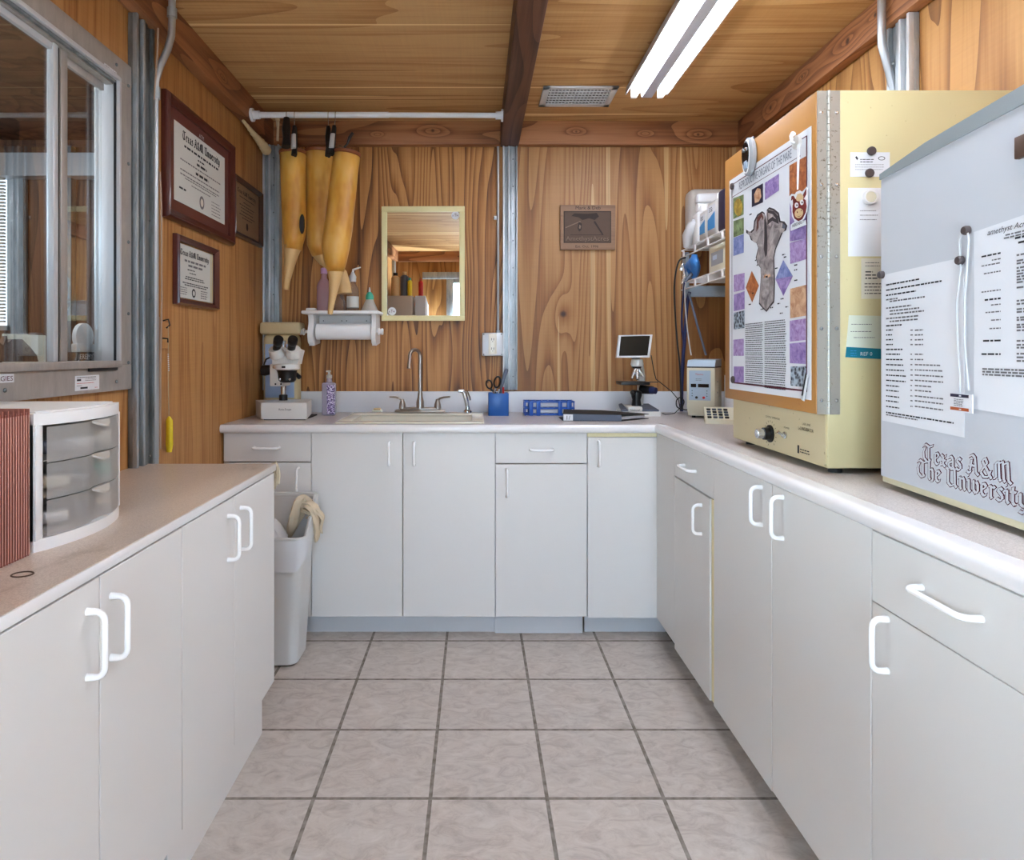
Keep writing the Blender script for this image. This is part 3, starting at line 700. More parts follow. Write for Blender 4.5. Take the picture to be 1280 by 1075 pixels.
# left run, doors face +x
XF=-.653; lg='low cabinets along the left wall'
def lunit(label,y0,y1,ym,hands):
    c=thing('low_cabinet',label,'cabinet',((XF+XL)/2,(y0+y1)/2,0),lg)
    carcass(c,XL+.003,XF-.02,y0,y1,.16,ZL-.024,'x+'); MB().box(-.70,-.686,y0,y1-.02,0,.16,'lam',.001,1).build('toe_kick',c)
    MB().box(XL+.003,-.70,y1-.036,y1-.02,0,.16,'lam').build('side_foot',c)
    for (a,b_),hd in zip(((ym,y1),(y0,ym)),hands): front(c,'door','x+',a,b_,.158,ZL-.028,XF,(1,0,0),hd)
lunit('white two-door low cabinet under the clear part of the left worktop',1.423,2.073,1.730,[((1.775,.79),(1.775,.675)),((1.685,.79),(1.685,.675))])
lunit('white two-door low cabinet under the plastic drawers on the left',.800,1.4225,1.111,[((1.145,.785),(1.145,.675)),((1.075,.785),(1.075,.675))])
# ---------------------------------------------------------------- worktops
b=MB()
def nose(y0,y1,x0,x1,axis,front,m='nosing'):
    """rounded front strip; axis 'x': runs along x with its face at y=front; axis 'y': runs along y with its face at x=front"""
    zb,zt=ZT-.036,ZT; r=.015; pr=[]
    pr.append((.05,zb)); 
    for k in range(7): a=-PI/2-k/6*PI/2; pr.append((r+r*math.cos(a), zb+r+r*math.sin(a)))
    for k in range(7): a=PI-k/6*PI/2; pr.append((r+r*math.cos(a), zt-r+r*math.sin(a)))
    pr.append((.022,zt)); pr.append((.05,zt-.0005))
    if axis=='x': b.prism([(x0,front+p,z) for p,z in pr],(x1-x0,0,0),m,True)
    else: b.prism([(front+p,y0,z) for p,z in pr],(0,y1-y0,0),m,True)
YN=2.705; XN=.755; zb=ZT-.036
SX0,SX1,SY0,SY1=-.60,.022,2.775,3.13           # hole for the sink
nose(0,0,XL+.001,XN+.03,'x',YN); nose(.35,YN+.03,0,0,'y',XN)
b.box(XL+.001,XR-.002,YN+.048,SY0,zb,ZT,'counter'); b.box(XL+.001,SX0,SY0,SY1,zb,ZT,'counter'); b.box(SX1,XR-.002,SY0,SY1,zb,ZT,'counter'); b.box(XL+.001,XR-.002,SY1,YB-.002,zb,ZT,'counter')
b.box(XN+.048,XR-.002,.35,YN+.048,zb,ZT,'counter')
o=b.build('worktop'); tagged(o,'L-shaped grey speckled worktop with rounded white edge along back and right walls','worktop')
b=MB().box(XL+.001,XR-.002,YB-.022,YB-.002,ZT,1.022,'splash',.004); b.box(XR-.022,XR-.002,.35,YB-.022,ZT,1.022,'splash',.004)
tagged(b.build('backsplash'),'low white backsplash upstand along the back wall behind the sink','backsplash')
b=MB().box(XL+.001,-.648,.35,2.078,ZL-.022,ZL-.001,'nosing',.002).box(XL+.002,-.650,.351,2.076,ZL-.001,ZL,'counter_left')
o=b.build('worktop'); tagged(o,'worn beige worktop with stains on the low left cabinets','worktop')
# burn ring on the left worktop
b=MB(); c0=aZ(28,718,ZL+.0006)
b.tube([c0+V((.016*math.cos(a),.013*math.sin(a),0)) for a in [k*PI/8 for k in range(17)]],.0014,'plaque_dark',n=6)
tagged(b.build('ring_mark'),'small brown ring mark on the left worktop near the folder','stain')

# ================================================================ SINK
s=thing('sink','cream enamel drop-in sink set in the back worktop','sink',((SX0+SX1)/2,2.95,ZT))
b=MB(); rx0,rx1,ry0,ry1=-.606,.034,2.745,3.175; zt=ZT+.007
b.box(rx0,rx1,ry0,2.80,ZT,zt,'enamel',.005); b.box(rx0,rx1,3.08,ry1,ZT,zt+.004,'enamel',.006); b.box(rx0,-.55,2.80,3.08,ZT,zt,'enamel',.005); b.box(-.02,rx1,2.80,3.08,ZT,zt,'enamel',.005)
b.build('rim',s)
b=MB(); x0,x1,y0,y1=-.56,-.01,2.79,3.09; zb2=ZT-.17
b.box(x0,x0+.008,y0,y1,zb2,ZT,'enamel'); b.box(x1-.008,x1,y0,y1,zb2,ZT,'enamel'); b.box(x0,x1,y0,y0+.008,zb2,ZT,'enamel'); b.box(x0,x1,y1-.008,y1,zb2,ZT,'enamel'); b.box(x0,x1,y0,y1,zb2-.008,zb2,'enamel')
b.build('basin',s)
# faucet
fy=3.135; zf=ZT+.014
f=thing('faucet','brushed nickel gooseneck faucet with two lever handles on the sink','faucet',(-.28,fy,zf))
def fx(px): return (px-595)*fy/F_
def fz(py): return H-(py-441)*fy/F_
b=MB(); b.box(fx(494),fx(556.5),fy-.026,fy+.026,zf,zf+.012,'nickel',.005); b.box(fx(500),fx(551),fy-.016,fy+.016,zf+.010,zf+.024,'nickel',.006); b.build('deck_plate',f)
xs=fx(525.2); b=MB()
b.lathe([(.020,0),(.0195,.03),(.013,.055),(.0115,.075)],(xs,fy,zf+.02),'nickel')
zt_=fz(445); pts=[(xs,fy,zf+.07),(xs,fy,zt_)]
for k in range(1,13):
    a=k/12*PI*1.02; R=.022; cx=xs-R; pts.append((cx+R*math.cos(a), fy-(1-math.cos(a))*.035, zt_+.030*math.sin(a)))
pts.append((fx(514),fy-.09,fz(452))); pts.append((fx(513.5),fy-.095,fz(460)))
b.tube(pts,[.0095]*2+[.0085]*12+[.008,.0095],'nickel',n=14); b.build('spout',f)
for sgn,px in ((-1,503),(1,547)):
    x=fx(px); b=MB(); b.lathe([(.018,0),(.016,.02),(.010,.038),(.0085,.046),(0,.048)],(x,fy,zf+.018),'nickel')
    b.tube([(x,fy,zf+.055),(x+sgn*.012,fy-.004,zf+.068),(x+sgn*.032,fy-.008,zf+.074),(x+sgn*.062,fy-.012,zf+.076)],[.008,.008,.007,.006],'nickel',n=10,flat=(1,.7)); b.build('lever_handle',f)
sp=thing('sprayer','chrome side sprayer standing in the sink ledge','sprayer',(fx(584),fy,zf-.002))
b=MB(); x=fx(584.5); b.lathe([(.022,0),(.021,.006),(.012,.014),(.010,.03)],(x,fy,zf),'chrome'); b.build('base',sp)
b=MB(); b.tube([(x,fy,zf+.02),(x-.006,fy-.002,zf+.055),(x-.014,fy-.004,zf+.088),(x-.022,fy-.006,zf+.104),(x-.046,fy-.010,zf+.106)],[.010,.011,.012,.012,.009],'steelbright',n=12)
b.build('nozzle',sp); MB().tube([(x-.004,fy+.004,zf+.105),(x+.010,fy+.008,zf+.075),(x+.013,fy+.008,zf+.058)],.004,'chrome',n=8).build('trigger',sp)
d=thing('soap_dish','small brown soap bar on a little tray behind the sink','soap',aZ(469,516,ZT+.016)); p=V(d['_o'])
MB().box(p.x-.024,p.x+.024,3.13,3.165,ZT+.0145,ZT+.024,'card',.003).build('tray',d); MB().box(p.x-.018,p.x+.018,3.134,3.160,ZT+.024,ZT+.033,'tan',.004).build('soap_bar',d)
# ================================================================ CEILING ITEMS
l=thing('ceiling_light','twin-tube fluorescent shop light on the plywood ceiling','lamp',(.742,2.17,ZC))
y0,y1=1.545,2.79; zt=ZC-.001
b=MB(); b.prism([(.650,y0,zt-.055),(.656,y0,zt-.02),(.69,y0,zt),(.79,y0,zt),(.829,y0,zt-.02),(.835,y0,zt-.055),(.830,y0,zt-.055),(.824,y0,zt-.028),(.770,y0,zt-.030),(.716,y0,zt-.030),(.661,y0,zt-.028),(.655,y0,zt-.055)],(0,y1-y0,0),'reflector'); b.build('housing',l)
b=MB(); b.prism([(.712,y0+.002,zt-.029),(.722,y0+.002,zt-.068),(.765,y0+.002,zt-.068),(.775,y0+.002,zt-.029)],(0,y1-y0-.004,0),'channel'); b.build('channel_cover',l)
for x in (.685,.80):
    b=MB(); b.tube([(x,y0+.025,zt-.056),(x,y0+.03,zt-.056),(x,y1-.03,zt-.056),(x,y1-.022,zt-.056)],[.012,.0165,.0165,.012],'tube',n=16); b.build('tube',l)
for x in (.685,.80):
    for y in (y0+.012,y1-.012): MB().box(x-.012,x+.012,y-.010,y+.010,zt-.074,zt-.02,'white',.003).build('lamp_holder',l)
MB().box(.836,.846,y1-.05,y1-.02,zt-.045,zt-.002,'cream_edge',.002).build('end_clip',l)
dup(l,(.742,.62,ZC),'added twin-tube fluorescent fill light, unseen above the viewer in line with the first')  # unseen copy of the fixture, added to even out the foreground light
v=thing('ceiling_vent','rectangular white slotted air vent in the ceiling beside the dark beam','vent',(.465,2.935,ZC))
b=MB(); a0,a1,c0,c1=.298,.632,2.825,3.05; z=ZC-.001
b.box(a0,a1,c0,c0+.028,z-.008,z,'ventwhite',.002); b.box(a0,a1,c1-.028,c1,z-.008,z,'ventwhite',.002); b.box(a0,a0+.03,c0,c1,z-.008,z,'ventwhite',.002); b.box(a1-.03,a1,c0,c1,z-.008,z,'ventwhite',.002); b.build('frame',v)
MB().box(a0+.02,a1-.02,c0+.02,c1-.02,z-.002,z,'black').build('duct_shade',v)  # black plate paints the shade inside the duct
b=MB()
for k in range(17):
    x=a0+.04+k*(a1-a0-.08)/16; b.box(x-.0014,x+.0014,c0+.028,c1-.028,z-.010,z-.003,'ventwhite')
for k in range(6):
    y=c0+.042+k*(c1-c0-.084)/5; b.box(a0+.03,a1-.03,y-.0022,y+.0022,z-.012,z-.006,'ventwhite')
b.build('louvres',v)
# ---------------------------------------------------------------- conduits
b=MB(); yc=2.118
b.tube([(-1.062,yc,.0),(-1.062,yc,2.085),(-1.060,yc,2.12),(-1.045,yc,2.17),(-1.02,yc,2.225),(-1.008,yc,2.27),(-1.006,yc,2.32),(-1.006,yc,ZC-.002)],.0115,'pipe',n=14)
b.cyl((-1.062,yc,2.06),(-1.062,yc,2.10),.0155,'galv'); b.box(XL+.001,-1.058,yc-.018,yc+.026,2.085,2.097,'galv',.001)
b.cyl((-1.006,yc,2.33),(-1.006,yc,2.36),.0155,'galv')
tagged(b.build('conduit'),'thin grey conduit running up the left wall beside the steel post and over the beam','conduit')
b=MB(); b.tube([(1.315,2.075,ZC-.002),(1.315,2.075,2.26),(1.318,2.078,2.22),(1.345,2.085,2.14),(1.364,2.09,2.07),(1.367,2.09,1.9),(1.367,2.09,1.03)],.0125,'pipe',n=14); 
tagged(b.build('conduit'),'grey conduit bending down behind the cream incubator on the right wall','conduit')
b=MB(); xx=.113; b.tube([(xx,3.286,2.279),(xx,3.286,1.32)],.0065,'pipe',n=10); b.cyl((xx,3.286,1.312),(xx,3.286,1.335),.010,'galv'); b.box(xx-.022,xx+.004,3.294,3.299,1.905,1.925,'steelbright'); b.sphere((xx-.018,3.293,1.915),.005,'steelbright')
tagged(b.build('conduit'),'slim vertical conduit dropping from the beam to the outlet on the back wall','conduit')
ou=thing('outlet_box','metal double outlet box on the back wall above the blue cup','outlet',(.08,YB,1.2))
p0=aY(602.5,416,3.285); p1=aY(628.5,445,3.285)
MB().box(p0.x,p1.x,3.258,YB-.001,p1.z,p0.z,'alum_pale',.006).build('box',ou)
b=MB(); xm=aY(616,0,3.26).x; b.box(xm-.022,xm+.020,3.254,3.258,p1.z+.008,p0.z-.006,'enamel',.002)
for dz in (.026,-.022):
    zc=(p0.z+p1.z)/2+dz; b.box(xm-.008,xm-.005,3.2535,3.2545,zc-.006,zc+.006,'black'); b.box(xm+.003,xm+.006,3.2535,3.2545,zc-.006,zc+.006,'black'); b.box(xm-.003,xm+.001,3.2535,3.2545,zc-.014,zc-.010,'black')
b.build('cover_plate',ou)
for sx in (p0.x+.008,p1.x-.008):
    for sz in (p0.z-.008,p1.z+.008): MB().sphere((sx,3.257,sz),.004,'galv_dark',(1,.5,1),8).build('screw',ou)
# rod with clips
rd=thing('tension_rod','white tension rod spanning from the left beam to the dark centre beam','rod',(-.45,2.93,2.31)); zr=2.309
MB().cyl((-1.0,2.93,zr),(-.4,2.93,zr),.0135,'rodwhite').cyl((-.4,2.93,zr),(.10,2.93,zr-.002),.0115,'rodwhite').build('tube',rd)
MB().cyl((-1.029,2.93,zr),(-1.018,2.93,zr),.030,'rodwhite').cyl((-1.018,2.93,zr),(-.99,2.93,zr),.019,'rodwhite').build('end_cap',rd)
MB().cyl((.124,2.93,zr-.002),(.115,2.93,zr-.002),.028,'rodwhite').cyl((.115,2.93,zr-.002),(.09,2.93,zr-.002),.018,'rodwhite').build('end_cap',rd)
# ================================================================ LEFT WALL
def frame_on_left(name,label,y0,y1,z0,z1,fm,fw,matte,mat_m,mattew,t,group=None):
    """framed document on the left wall, facing +x"""
    r=thing(name,label,'framed certificate',(XL,(y0+y1)/2,z0),group); xf=XL+t; b=MB()
    n=4; prof=[(0,0,t*.6),(fw*.25,0,t),(fw*.6,0,t*.75),(fw,0,t*.55)]
    # mitred moulding
    def ring(i): 
        d,_,h=prof[i]; return [V((XL+h,y0+d,z0+d)),V((XL+h,y1-d,z0+d)),V((XL+h,y1-d,z1-d)),V((XL+h,y0+d,z1-d))]
    rings=[[V((XL+.001,y0,z0)),V((XL+.001,y1,z0)),V((XL+.001,y1,z1)),V((XL+.001,y0,z1))]]+[ring(i) for i in range(4)]+[[V((XL+.004,y0+fw,z0+fw)),V((XL+.004,y1-fw,z0+fw)),V((XL+.004,y1-fw,z1-fw)),V((XL+.004,y0+fw,z1-fw))]]
    vs=[p for R in rings for p in R]; fs=[[k*4+i,k*4+(i+1)%4,(k+1)*4+(i+1)%4,(k+1)*4+i] for k in range(len(rings)-1) for i in range(4)]
    b.add(vs,fs,fm); b.build('frame',r)
    if matte: MB().box(XL+.002,XL+.008,y0+fw*.9,y1-fw*.9,z0+fw*.9,z1-fw*.9,mat_m).build('mount',r)
    e=fw+mattew; b=MB(); b.box(XL+.002,XL+(.0095 if matte else .007),y0+e,y1-e,z0+e,z1-e,'paper3' if mat_m!='bronze' else 'bronzepaper')
    sh=Sheet(b,(XL+(.0095 if matte else .007),y0+e,z1-e),(0,1,0),(0,0,-1)); return r,b,sh,(y1-y0-2*e),(z1-z0-2*e)
cg='framed certificates on the left wall'
r,b,sh,w,h=frame_on_left('framed_diploma','large diploma in a wide cherry frame with dark red mount, on the left wall',2.203,2.817,1.69,2.13,'cherry',.036,True,'cherry_mat',.042,.030,cg)
blackletter(sh,'Texas A&M University',w*.14,h*.17,.034,'ink',width=w*.74,nib=.16)
sh.bars(w*.17,h*.23,w*.68,1,.02,.008,'ink',0); sh.bars(w*.42,h*.30,w*.14,1,.02,.006,'ink',0); sh.bars(w*.40,h*.36,w*.2,1,.02,.009,'ink',0)
sh.bars(w*.1,h*.43,w*.8,1,.02,.005,'inkgrey',0); sh.bars(w*.38,h*.49,w*.26,1,.02,.010,'ink',0); sh.bars(w*.1,h*.56,w*.8,2,.016,.005,'inkgrey',.05); sh.bars(w*.18,h*.65,w*.62,1,.02,.004,'inkgrey',0); sh.bars(w*.3,h*.70,w*.38,1,.02,.004,'inkgrey',0)
sh.bars(w*.08,h*.80,w*.12,1,.02,.007,'ink',0)
sh.shape([(w*.5+.022*math.cos(a),h*.86+.026*math.sin(a)) for a in [k*PI/8 for k in range(16)]],'inkgrey'); sh.shape([(w*.5+.013*math.cos(a),h*.86+.016*math.sin(a)) for a in [k*PI/8 for k in range(16)]],'paper2',.0009)
for k in range(5): sh.bars(w*.70,h*(.76+.045*k),w*.2,1,.02,.0035,'inkgrey',.3)
b.build('certificate',r)
b=MB(); s2=Sheet(b,(XL+.008,2.203,2.13),(0,1,0),(0,0,-1)); s2.text('ATM',.305-.02,.072,.022,'alum_pale'); b.build('embossed_mark',r)
r,b,sh,w,h=frame_on_left('framed_certificate','small portrait certificate in a cherry frame below the large diploma',2.286,2.65,1.395,1.648,'cherry',.022,False,'',.006,.026,cg)
blackletter(sh,'Texas A&M University',w*.06,h*.20,.022,'ink',width=w*.80,nib=.16); sh.bars(w*.17,h*.27,w*.6,1,.02,.008,'inkgrey',0); sh.bars(w*.27,h*.35,w*.4,1,.02,.008,'inkgrey',0)
for v_,a,q in ((.44,.25,.2),(.50,.3,.18),(.58,.2,.5),(.62,.18,.55),(.70,.12,.72),(.74,.17,.62)): sh.bars(w*a,h*v_,w*q,1,.02,.004,'ink',0)
sh.shape([(w*.42+.017*math.cos(a),h*.88+.017*math.sin(a)) for a in [k*PI/8 for k in range(16)]],'ink'); sh.shape([(w*.42+.010*math.cos(a),h*.88+.010*math.sin(a)) for a in [k*PI/8 for k in range(16)]],'paper3',.0009)
for k in range(4): sh.bars(w*.06,h*(.80+.04*k),w*.2,1,.02,.003,'inkgrey',.3); sh.bars(w*.62,h*(.80+.045*k),w*.22,1,.02,.004,'inkgrey',.3)
sh.rect(w*.925,0,w*.02,h,'gold'); sh.rect(w*.965,0,w*.02,h,'gold')
b.build('certificate',r)
r,b,sh,w,h=frame_on_left('framed_certificate','dark-framed bronze certificate nearest the back corner on the left wall',2.827,3.20,1.745,2.017,'darkframe',.022,False,'bronze',.004,.024,cg)
blackletter(sh,'Texas A&M University',w*.12,h*.18,.02,'engrave',width=w*.74,nib=.15); sh.bars(w*.2,h*.24,w*.6,1,.02,.004,'engrave',0)
for v_,a,q in ((.33,.35,.3),(.40,.2,.6),(.46,.25,.5),(.53,.25,.5),(.60,.2,.62),(.66,.3,.4)): sh.bars(w*a,h*v_,w*q,1,.02,.004,'engrave',0)
sh.shape([(w*.5+.014*math.cos(a),h*.82+.018*math.sin(a)) for a in [k*PI/8 for k in range(16)]],'engrave')
b.build('certificate',r)
# stickers on the window frame
b=MB(); x=FX+.0008
p0=aX(-14,478,x); p1=aX(17.5,467,x); b.box(FX,x,p0.y,p1.y,1.152,1.172,'paper'); sh=Sheet(b,(x,p1.y,1.172),(0,1,0),(0,0,-1),.0004)
sh.text('AGGIES',-(p1.y-p0.y)+.004,.016,.016,'maroon',width=(p1.y-p0.y)-.008)
tagged(b.build('sticker'),'white sticker with maroon AGGIES lettering on the window frame','sticker')
p0=aX(94,470,x); p1=aX(124,490,x); b=MB(); b.box(FX,x,p0.y,p1.y,1.118,1.158,'paper',0); sh=Sheet(b,(x,p0.y,1.158),(0,1,0),(0,0,-1),.0004); w=p1.y-p0.y
sh.bars(w*.06,.004,w*.8,1,.004,.002,'ink',0); sh.rect(w*.06,.009,w*.17,.005,'ink'); sh.bars(w*.4,.009,w*.5,2,.004,.0015,'inkgrey',.2); sh.bars(w*.06,.020,w*.7,1,.004,.0015,'red',0); sh.rect(w*.2,.031,w*.3,.005,'ink'); sh.bars(w*.06,.026,w*.2,1,.004,.0015,'ink',0); sh.bars(w*.8,.034,w*.12,1,.004,.0015,'red',0)
tagged(b.build('sticker'),'small white printed manufacturer label on the lower window frame','sticker')
b=MB(); p0=aX(137,92,x); p1=aX(150,99,x); b.box(FX,x,1.838,1.900,2.039,2.053,'paper'); sh=Sheet(b,(x,1.838,2.053),(0,1,0),(0,0,-1),.0004); sh.text('TEXAS',.004,.0115,.011,'maroon',width=.054)
tagged(b.build('sticker'),'tiny white and maroon sticker on the upper window frame corner','sticker')
# foam wad where pipe enters the corner
b=MB(); q0=aY(312,156,2.98); q1=aY(337,184,3.22); pts=[];rr=[]
q0=V((-1.028,2.96,2.262)); q1=V((-1.02,3.20,2.215))
q0=V((-1.055,2.90,2.272)); q1=V((-1.050,3.22,2.235))
for k in range(25):
    t=k/24; p=q0.lerp(q1,t)+V((0,0,.004*math.sin(k*1.9)*t)); pts.append(p); rr.append(.006+.018*t+ .005*math.sin(k*2.3)*t)
b.tube(pts,rr,'foam',n=10); tagged(b.build('foam_sealant'),'knobbly cream strip of expanding foam in the back left corner under the beam','foam')
# wires and hook with yellow tag
b=MB(); yw=2.13; b.tube([(-1.05,2.09,2.40),(-1.04,2.095,2.30),(-1.045,2.10,2.2),(-1.057,2.10,2.05)],.003,'wire',n=6)
b.tube([(-1.048,2.122,1.82),(-1.046,2.128,1.70),(-1.046,2.13,1.4),(-1.05,2.13,1.15),(-1.05,2.13,.90)],.003,'wire',n=6); b.tube([(-1.06,2.14,1.34),(-1.062,2.143,1.0),(-1.063,2.145,.87)],.0022,'wire',n=6)
tagged(b.build('loose_wire'),'loose thin wire running beside the conduit on the left wall','wire')
t=thing('pull_switch','brown wooden tag and hook on the left wall with a beaded string','hook',(XL,2.1950,1.25))
b=MB(); b.box(XL+.001,XL+.012,2.1900,2.2400,1.235,1.325,'ply_left',.003); b.build('wooden_block',t)
b=MB(); b.tube([(XL+.012,2.1950,1.33),(XL+.03,2.1950,1.335),(XL+.034,2.1970,1.315),(XL+.022,2.1970,1.305)],.0028,'black',n=8); b.build('hook',t); b=MB(); b.tube([(XL+.012,2.1910,1.27),(XL+.03,2.1910,1.268),(XL+.03,2.1910,1.255)],.0028,'black',n=8); b.build('hook',t)
b=MB(); b.tube([(XL+.03,2.1950,1.31),(XL+.022,2.2100,1.20),(XL+.02,2.2150,1.1),(XL+.02,2.2200,1.0)],.0014,'string',n=6)
for k in range(9): b.sphere((XL+.023,2.2080+.0005*k,1.215-.007*k),.0025,'paper',n=8)
b.build('string',t)
MB().tube([(XL+.02,2.2210,.999),(XL+.02,2.2230,.985),(XL+.02,2.2230,.90),(XL+.02,2.2210,.875)],[.004,.012,.013,.009],'yellowtag',n=12,flat=(1,.6)).build('yellow_handle',t)

# behind the glass: sill and things on it
b=MB().box(-1.34,XL-.05,.6,2.6,1.155,1.175,'alum',.002); tagged(b.build('window_sill_shelf'),'narrow grey shelf behind the window glass','shelf')
ZS=1.175
t=thing('trophy','white oval trophy plaque with name plate behind the right window pane','trophy',(-1.19,1.885,ZS))
def behind(px,py,X): return aX(px,py,X)
xp=-1.185; 
def oval(cx,cy,rx,ry,X,m,b,tx=.012,n=28):
    pts=[]
    for i in range(n): 
        q=behind(cx+rx*math.cos(i*2*PI/n),cy+ry*math.sin(i*2*PI/n),X); pts.append(q)
    b.prism(pts,(-tx,0,0),m)
b=MB(); oval(106,421,11,17,xp,'whiteplaque',b); b.build('oval_disc',t)
b=MB(); pa,pb=behind(95,431,xp+.01),behind(118,441,xp+.01); b.box(xp-.005,xp+.012,pa.y,pb.y,ZS+.047,ZS+.072,'whiteplaque',.003); b.build('ribbon_plate',t)
b=MB(); b.box(xp-.02,xp+.012,pa.y+.004,pb.y-.004,ZS,ZS+.047,'blackmatte',.002); sh=Sheet(b,(xp+.012,pa.y+.008,ZS+.046),(0,1,0),(0,0,-1)); sh.text('JEREMY',0,.020,.022,'paper',width=pb.y-pa.y-.018); b.build('name_base',t)
b=MB(); q=[behind(x,y,-1.20) for x,y in ((117,450),(120,432),(124,415),(127,410),(130,415),(130,428),(126,442),(123,450))]; b.prism([V((p.x,p.y,max(p.z,ZS))) for p in q],(-.012,0,0),'brownhorse')
tagged(b.build('wooden_cutout'),'slim curved brown wooden cutout right of the white trophy','ornament')
b=MB(); q=[behind(x,y,-1.19) for x,y in ((-30,452),(-30,430),(-4,424),(4,432),(9,420),(10,428),(16,424),(28,424),(38,434),(46,444),(48,452))]; b.prism([V((p.x,p.y,max(p.z,ZS))) for p in q],(-.012,0,0),'brownhorse')
tagged(b.build('wooden_cutout'),'dark brown wooden animal cutout behind the left window pane','ornament')
b=MB(); pa=behind(8,417,-1.25); pb=behind(60,450,-1.25); b.box(-1.262,-1.256,pa.y,pb.y,ZS,pa.z,'card',.001)
tagged(b.build('card'),'cream card standing behind the brown animal cutout','card')

# ================================================================ ON THE LEFT WORKTOP
t=thing('drawer_tower','white plastic three-drawer storage box with clear bowed drawers','storage box',(-.92,1.285,ZL))
y0,y1=1.150,1.425; xb_,xf=-1.065,-.795; z0,z1=ZL,ZL+.250
def bow(y): 
    u=(y-y0)/(y1-y0); return .034*math.sin(PI*u)**.8
def slab(b,za,zb_,m,inset=0,xo=0,n=14,back=None):
    pts=[(xb_ if back is None else back,y0+inset,za)]
    pts+=[(xf+bow(y0+inset+(y1-y0-2*inset)*i/n)+xo,y0+inset+(y1-y0-2*inset)*i/n,za) for i in range(n+1)]+[(xb_ if back is None else back,y1-inset,za)]
    b.prism(pts,(0,0,zb_-za),m)
b=MB(); slab(b,z0,z0+.022,'white'); slab(b,z1-.022,z1,'white'); slab(b,z1,z1+.003,'white',.014,-.014)
b.box(xb_,xf-.001,y0,y0+.010,z0+.02,z1-.02,'white'); b.box(xb_,xf-.001,y1-.010,y1,z0+.02,z1-.02,'white'); b.box(xb_,xb_+.006,y0,y1,z0+.02,z1-.02,'white')
b.box(xf-.012,xf+.004,y0,y0+.020,z0+.02,z1-.02,'white',.002); b.box(xf-.012,xf+.003,y1-.009,y1,z0+.02,z1-.02,'white',.002); b.build('case',t)
dz=(z1-z0-.048)/3
for k in range(3):
    za=z0+.024+k*dz; zb_=za+dz-.002; b=MB(); ya,yb=y0+.021,y1-.010; n=18
    def fr(u,v): 
        y=ya+(yb-ya)*u; m_=math.exp(-((u-.55)/.13)**4)*-.010
        return (xf+bow(y)-.001+m_, y, za+(zb_-za)*v)
    b.grid(fr,n,3,'drawerclear'); 
    b.box(xb_+.02,xf-.004,ya+.003,ya+.005,za,zb_-.01,'frost'); b.box(xb_+.02,xf-.004,yb-.005,yb-.003,za,zb_-.01,'frost'); b.box(xb_+.02,xf,ya+.005,yb-.005,za+.001,za+.003,'frost')
    d=b.build('drawer',t)
    b=MB(); ym_=ya+(yb-ya)*.55; pts=[(xf+.030+.014*math.sin(PI*i/10),ym_-.030+.060*i/10,zb_-.004-.010*math.sin(PI*i/10)) for i in range(11)]
    b.prism(pts,(0,0,.004),'frost'); b.build('pull_lip',d)
cont=[('slate',.02,.10,.004,.03),('paper',.03,.18,.02,.028)]
cts=[('bundle of pale and grey sachets in the top clear drawer',2,('slate','paper','paper2')),('small parts in the middle clear drawer',1,('paper2','slate','teal')),('white tubes in the bottom clear drawer',0,('paper','slate','paper2'))]
for lab,k,ms in cts:
    za=z0+.024+k*dz+.004; random.seed(k+5)
    for i in range(3):
        yy=y0+.05+.07*i+random.random()*.01; m=ms[i]; b=MB()
        b.tube([(xf-.05,yy,za+.016),(xf-.028,yy+.01,za+.018),(xf-.018+.01*(i==1),yy+.045,za+.016),(xf-.03,yy+.055,za+.015)],[.008,.013,.012,.006],m,n=10)
        lab2={'slate':'grey pouch','paper':'white packet','teal':'green-capped vial','paper2':'cream packet','black':'black cap'}[m]
        tagged(b.build('packet'),f'{lab2} lying inside the {["bottom","middle","top"][k]} clear plastic drawer','packet')
t=thing('accordion_file','red-brown accordion file folder with many pleats at the left edge','file folder',(-.93,1.0,ZL))
b=MB(); ya,yb=.86,1.138; xf2=-.80; n=44; z1=ZL+.262
def pleat(y,i): return xf2+(.007 if i%2 else 0)
pts=[]
for i in range(n*2+1): 
    y=ya+(yb-ya)*i/(n*2); pts.append((pleat(y,i),y))
vs=[]; 
b.prism([(-1.07,ya,ZL)]+[(x,y,ZL) for x,y in pts]+[(-1.07,yb,ZL)],(0,0,z1-ZL-.012),'accordion'); b.build('pleated_body',t)
b=MB()
for i in range(1,n*2,2): b.tube([(pts[i][0]+.0003,pts[i][1],ZL+.003),(pts[i][0]+.0003,pts[i][1],z1-.012)],.0009,'accordion_edge',n=6)
b.build('pale_creases',t)
b=MB()
for i in range(1,n*2,2): b.box(-1.06,xf2+.008,pts[i][1]-.0008,pts[i][1]+.0008,z1-.012,z1-.001-.006*(i%4==1),'accordion')
b.build('dividers',t)
# rag hanging over the far corner of the low cabinet
b=MB()
def rg(u,v):
    s_=v; x=-.660+.003*math.sin(u*9)+.008*math.sin(s_*2.5)+(u-.5)*.014*(1+s_*.5); y=2.082+.012*math.sin(u*PI)+.006*math.sin(u*14+s_*3); z=ZL-.002-s_*.075-.01*math.sin(u*5)
    return (x,y,z)
b.grid(rg,14,12,'towel'); b.sphere((-.658,2.088,ZL-.006),.012,'towel',(1,.6,.7))
o=b.build('rag'); md=o.modifiers.new('s','SOLIDIFY'); md.thickness=.003; tagged(o,'small crumpled pale rag hanging at the far corner of the left worktop','rag')

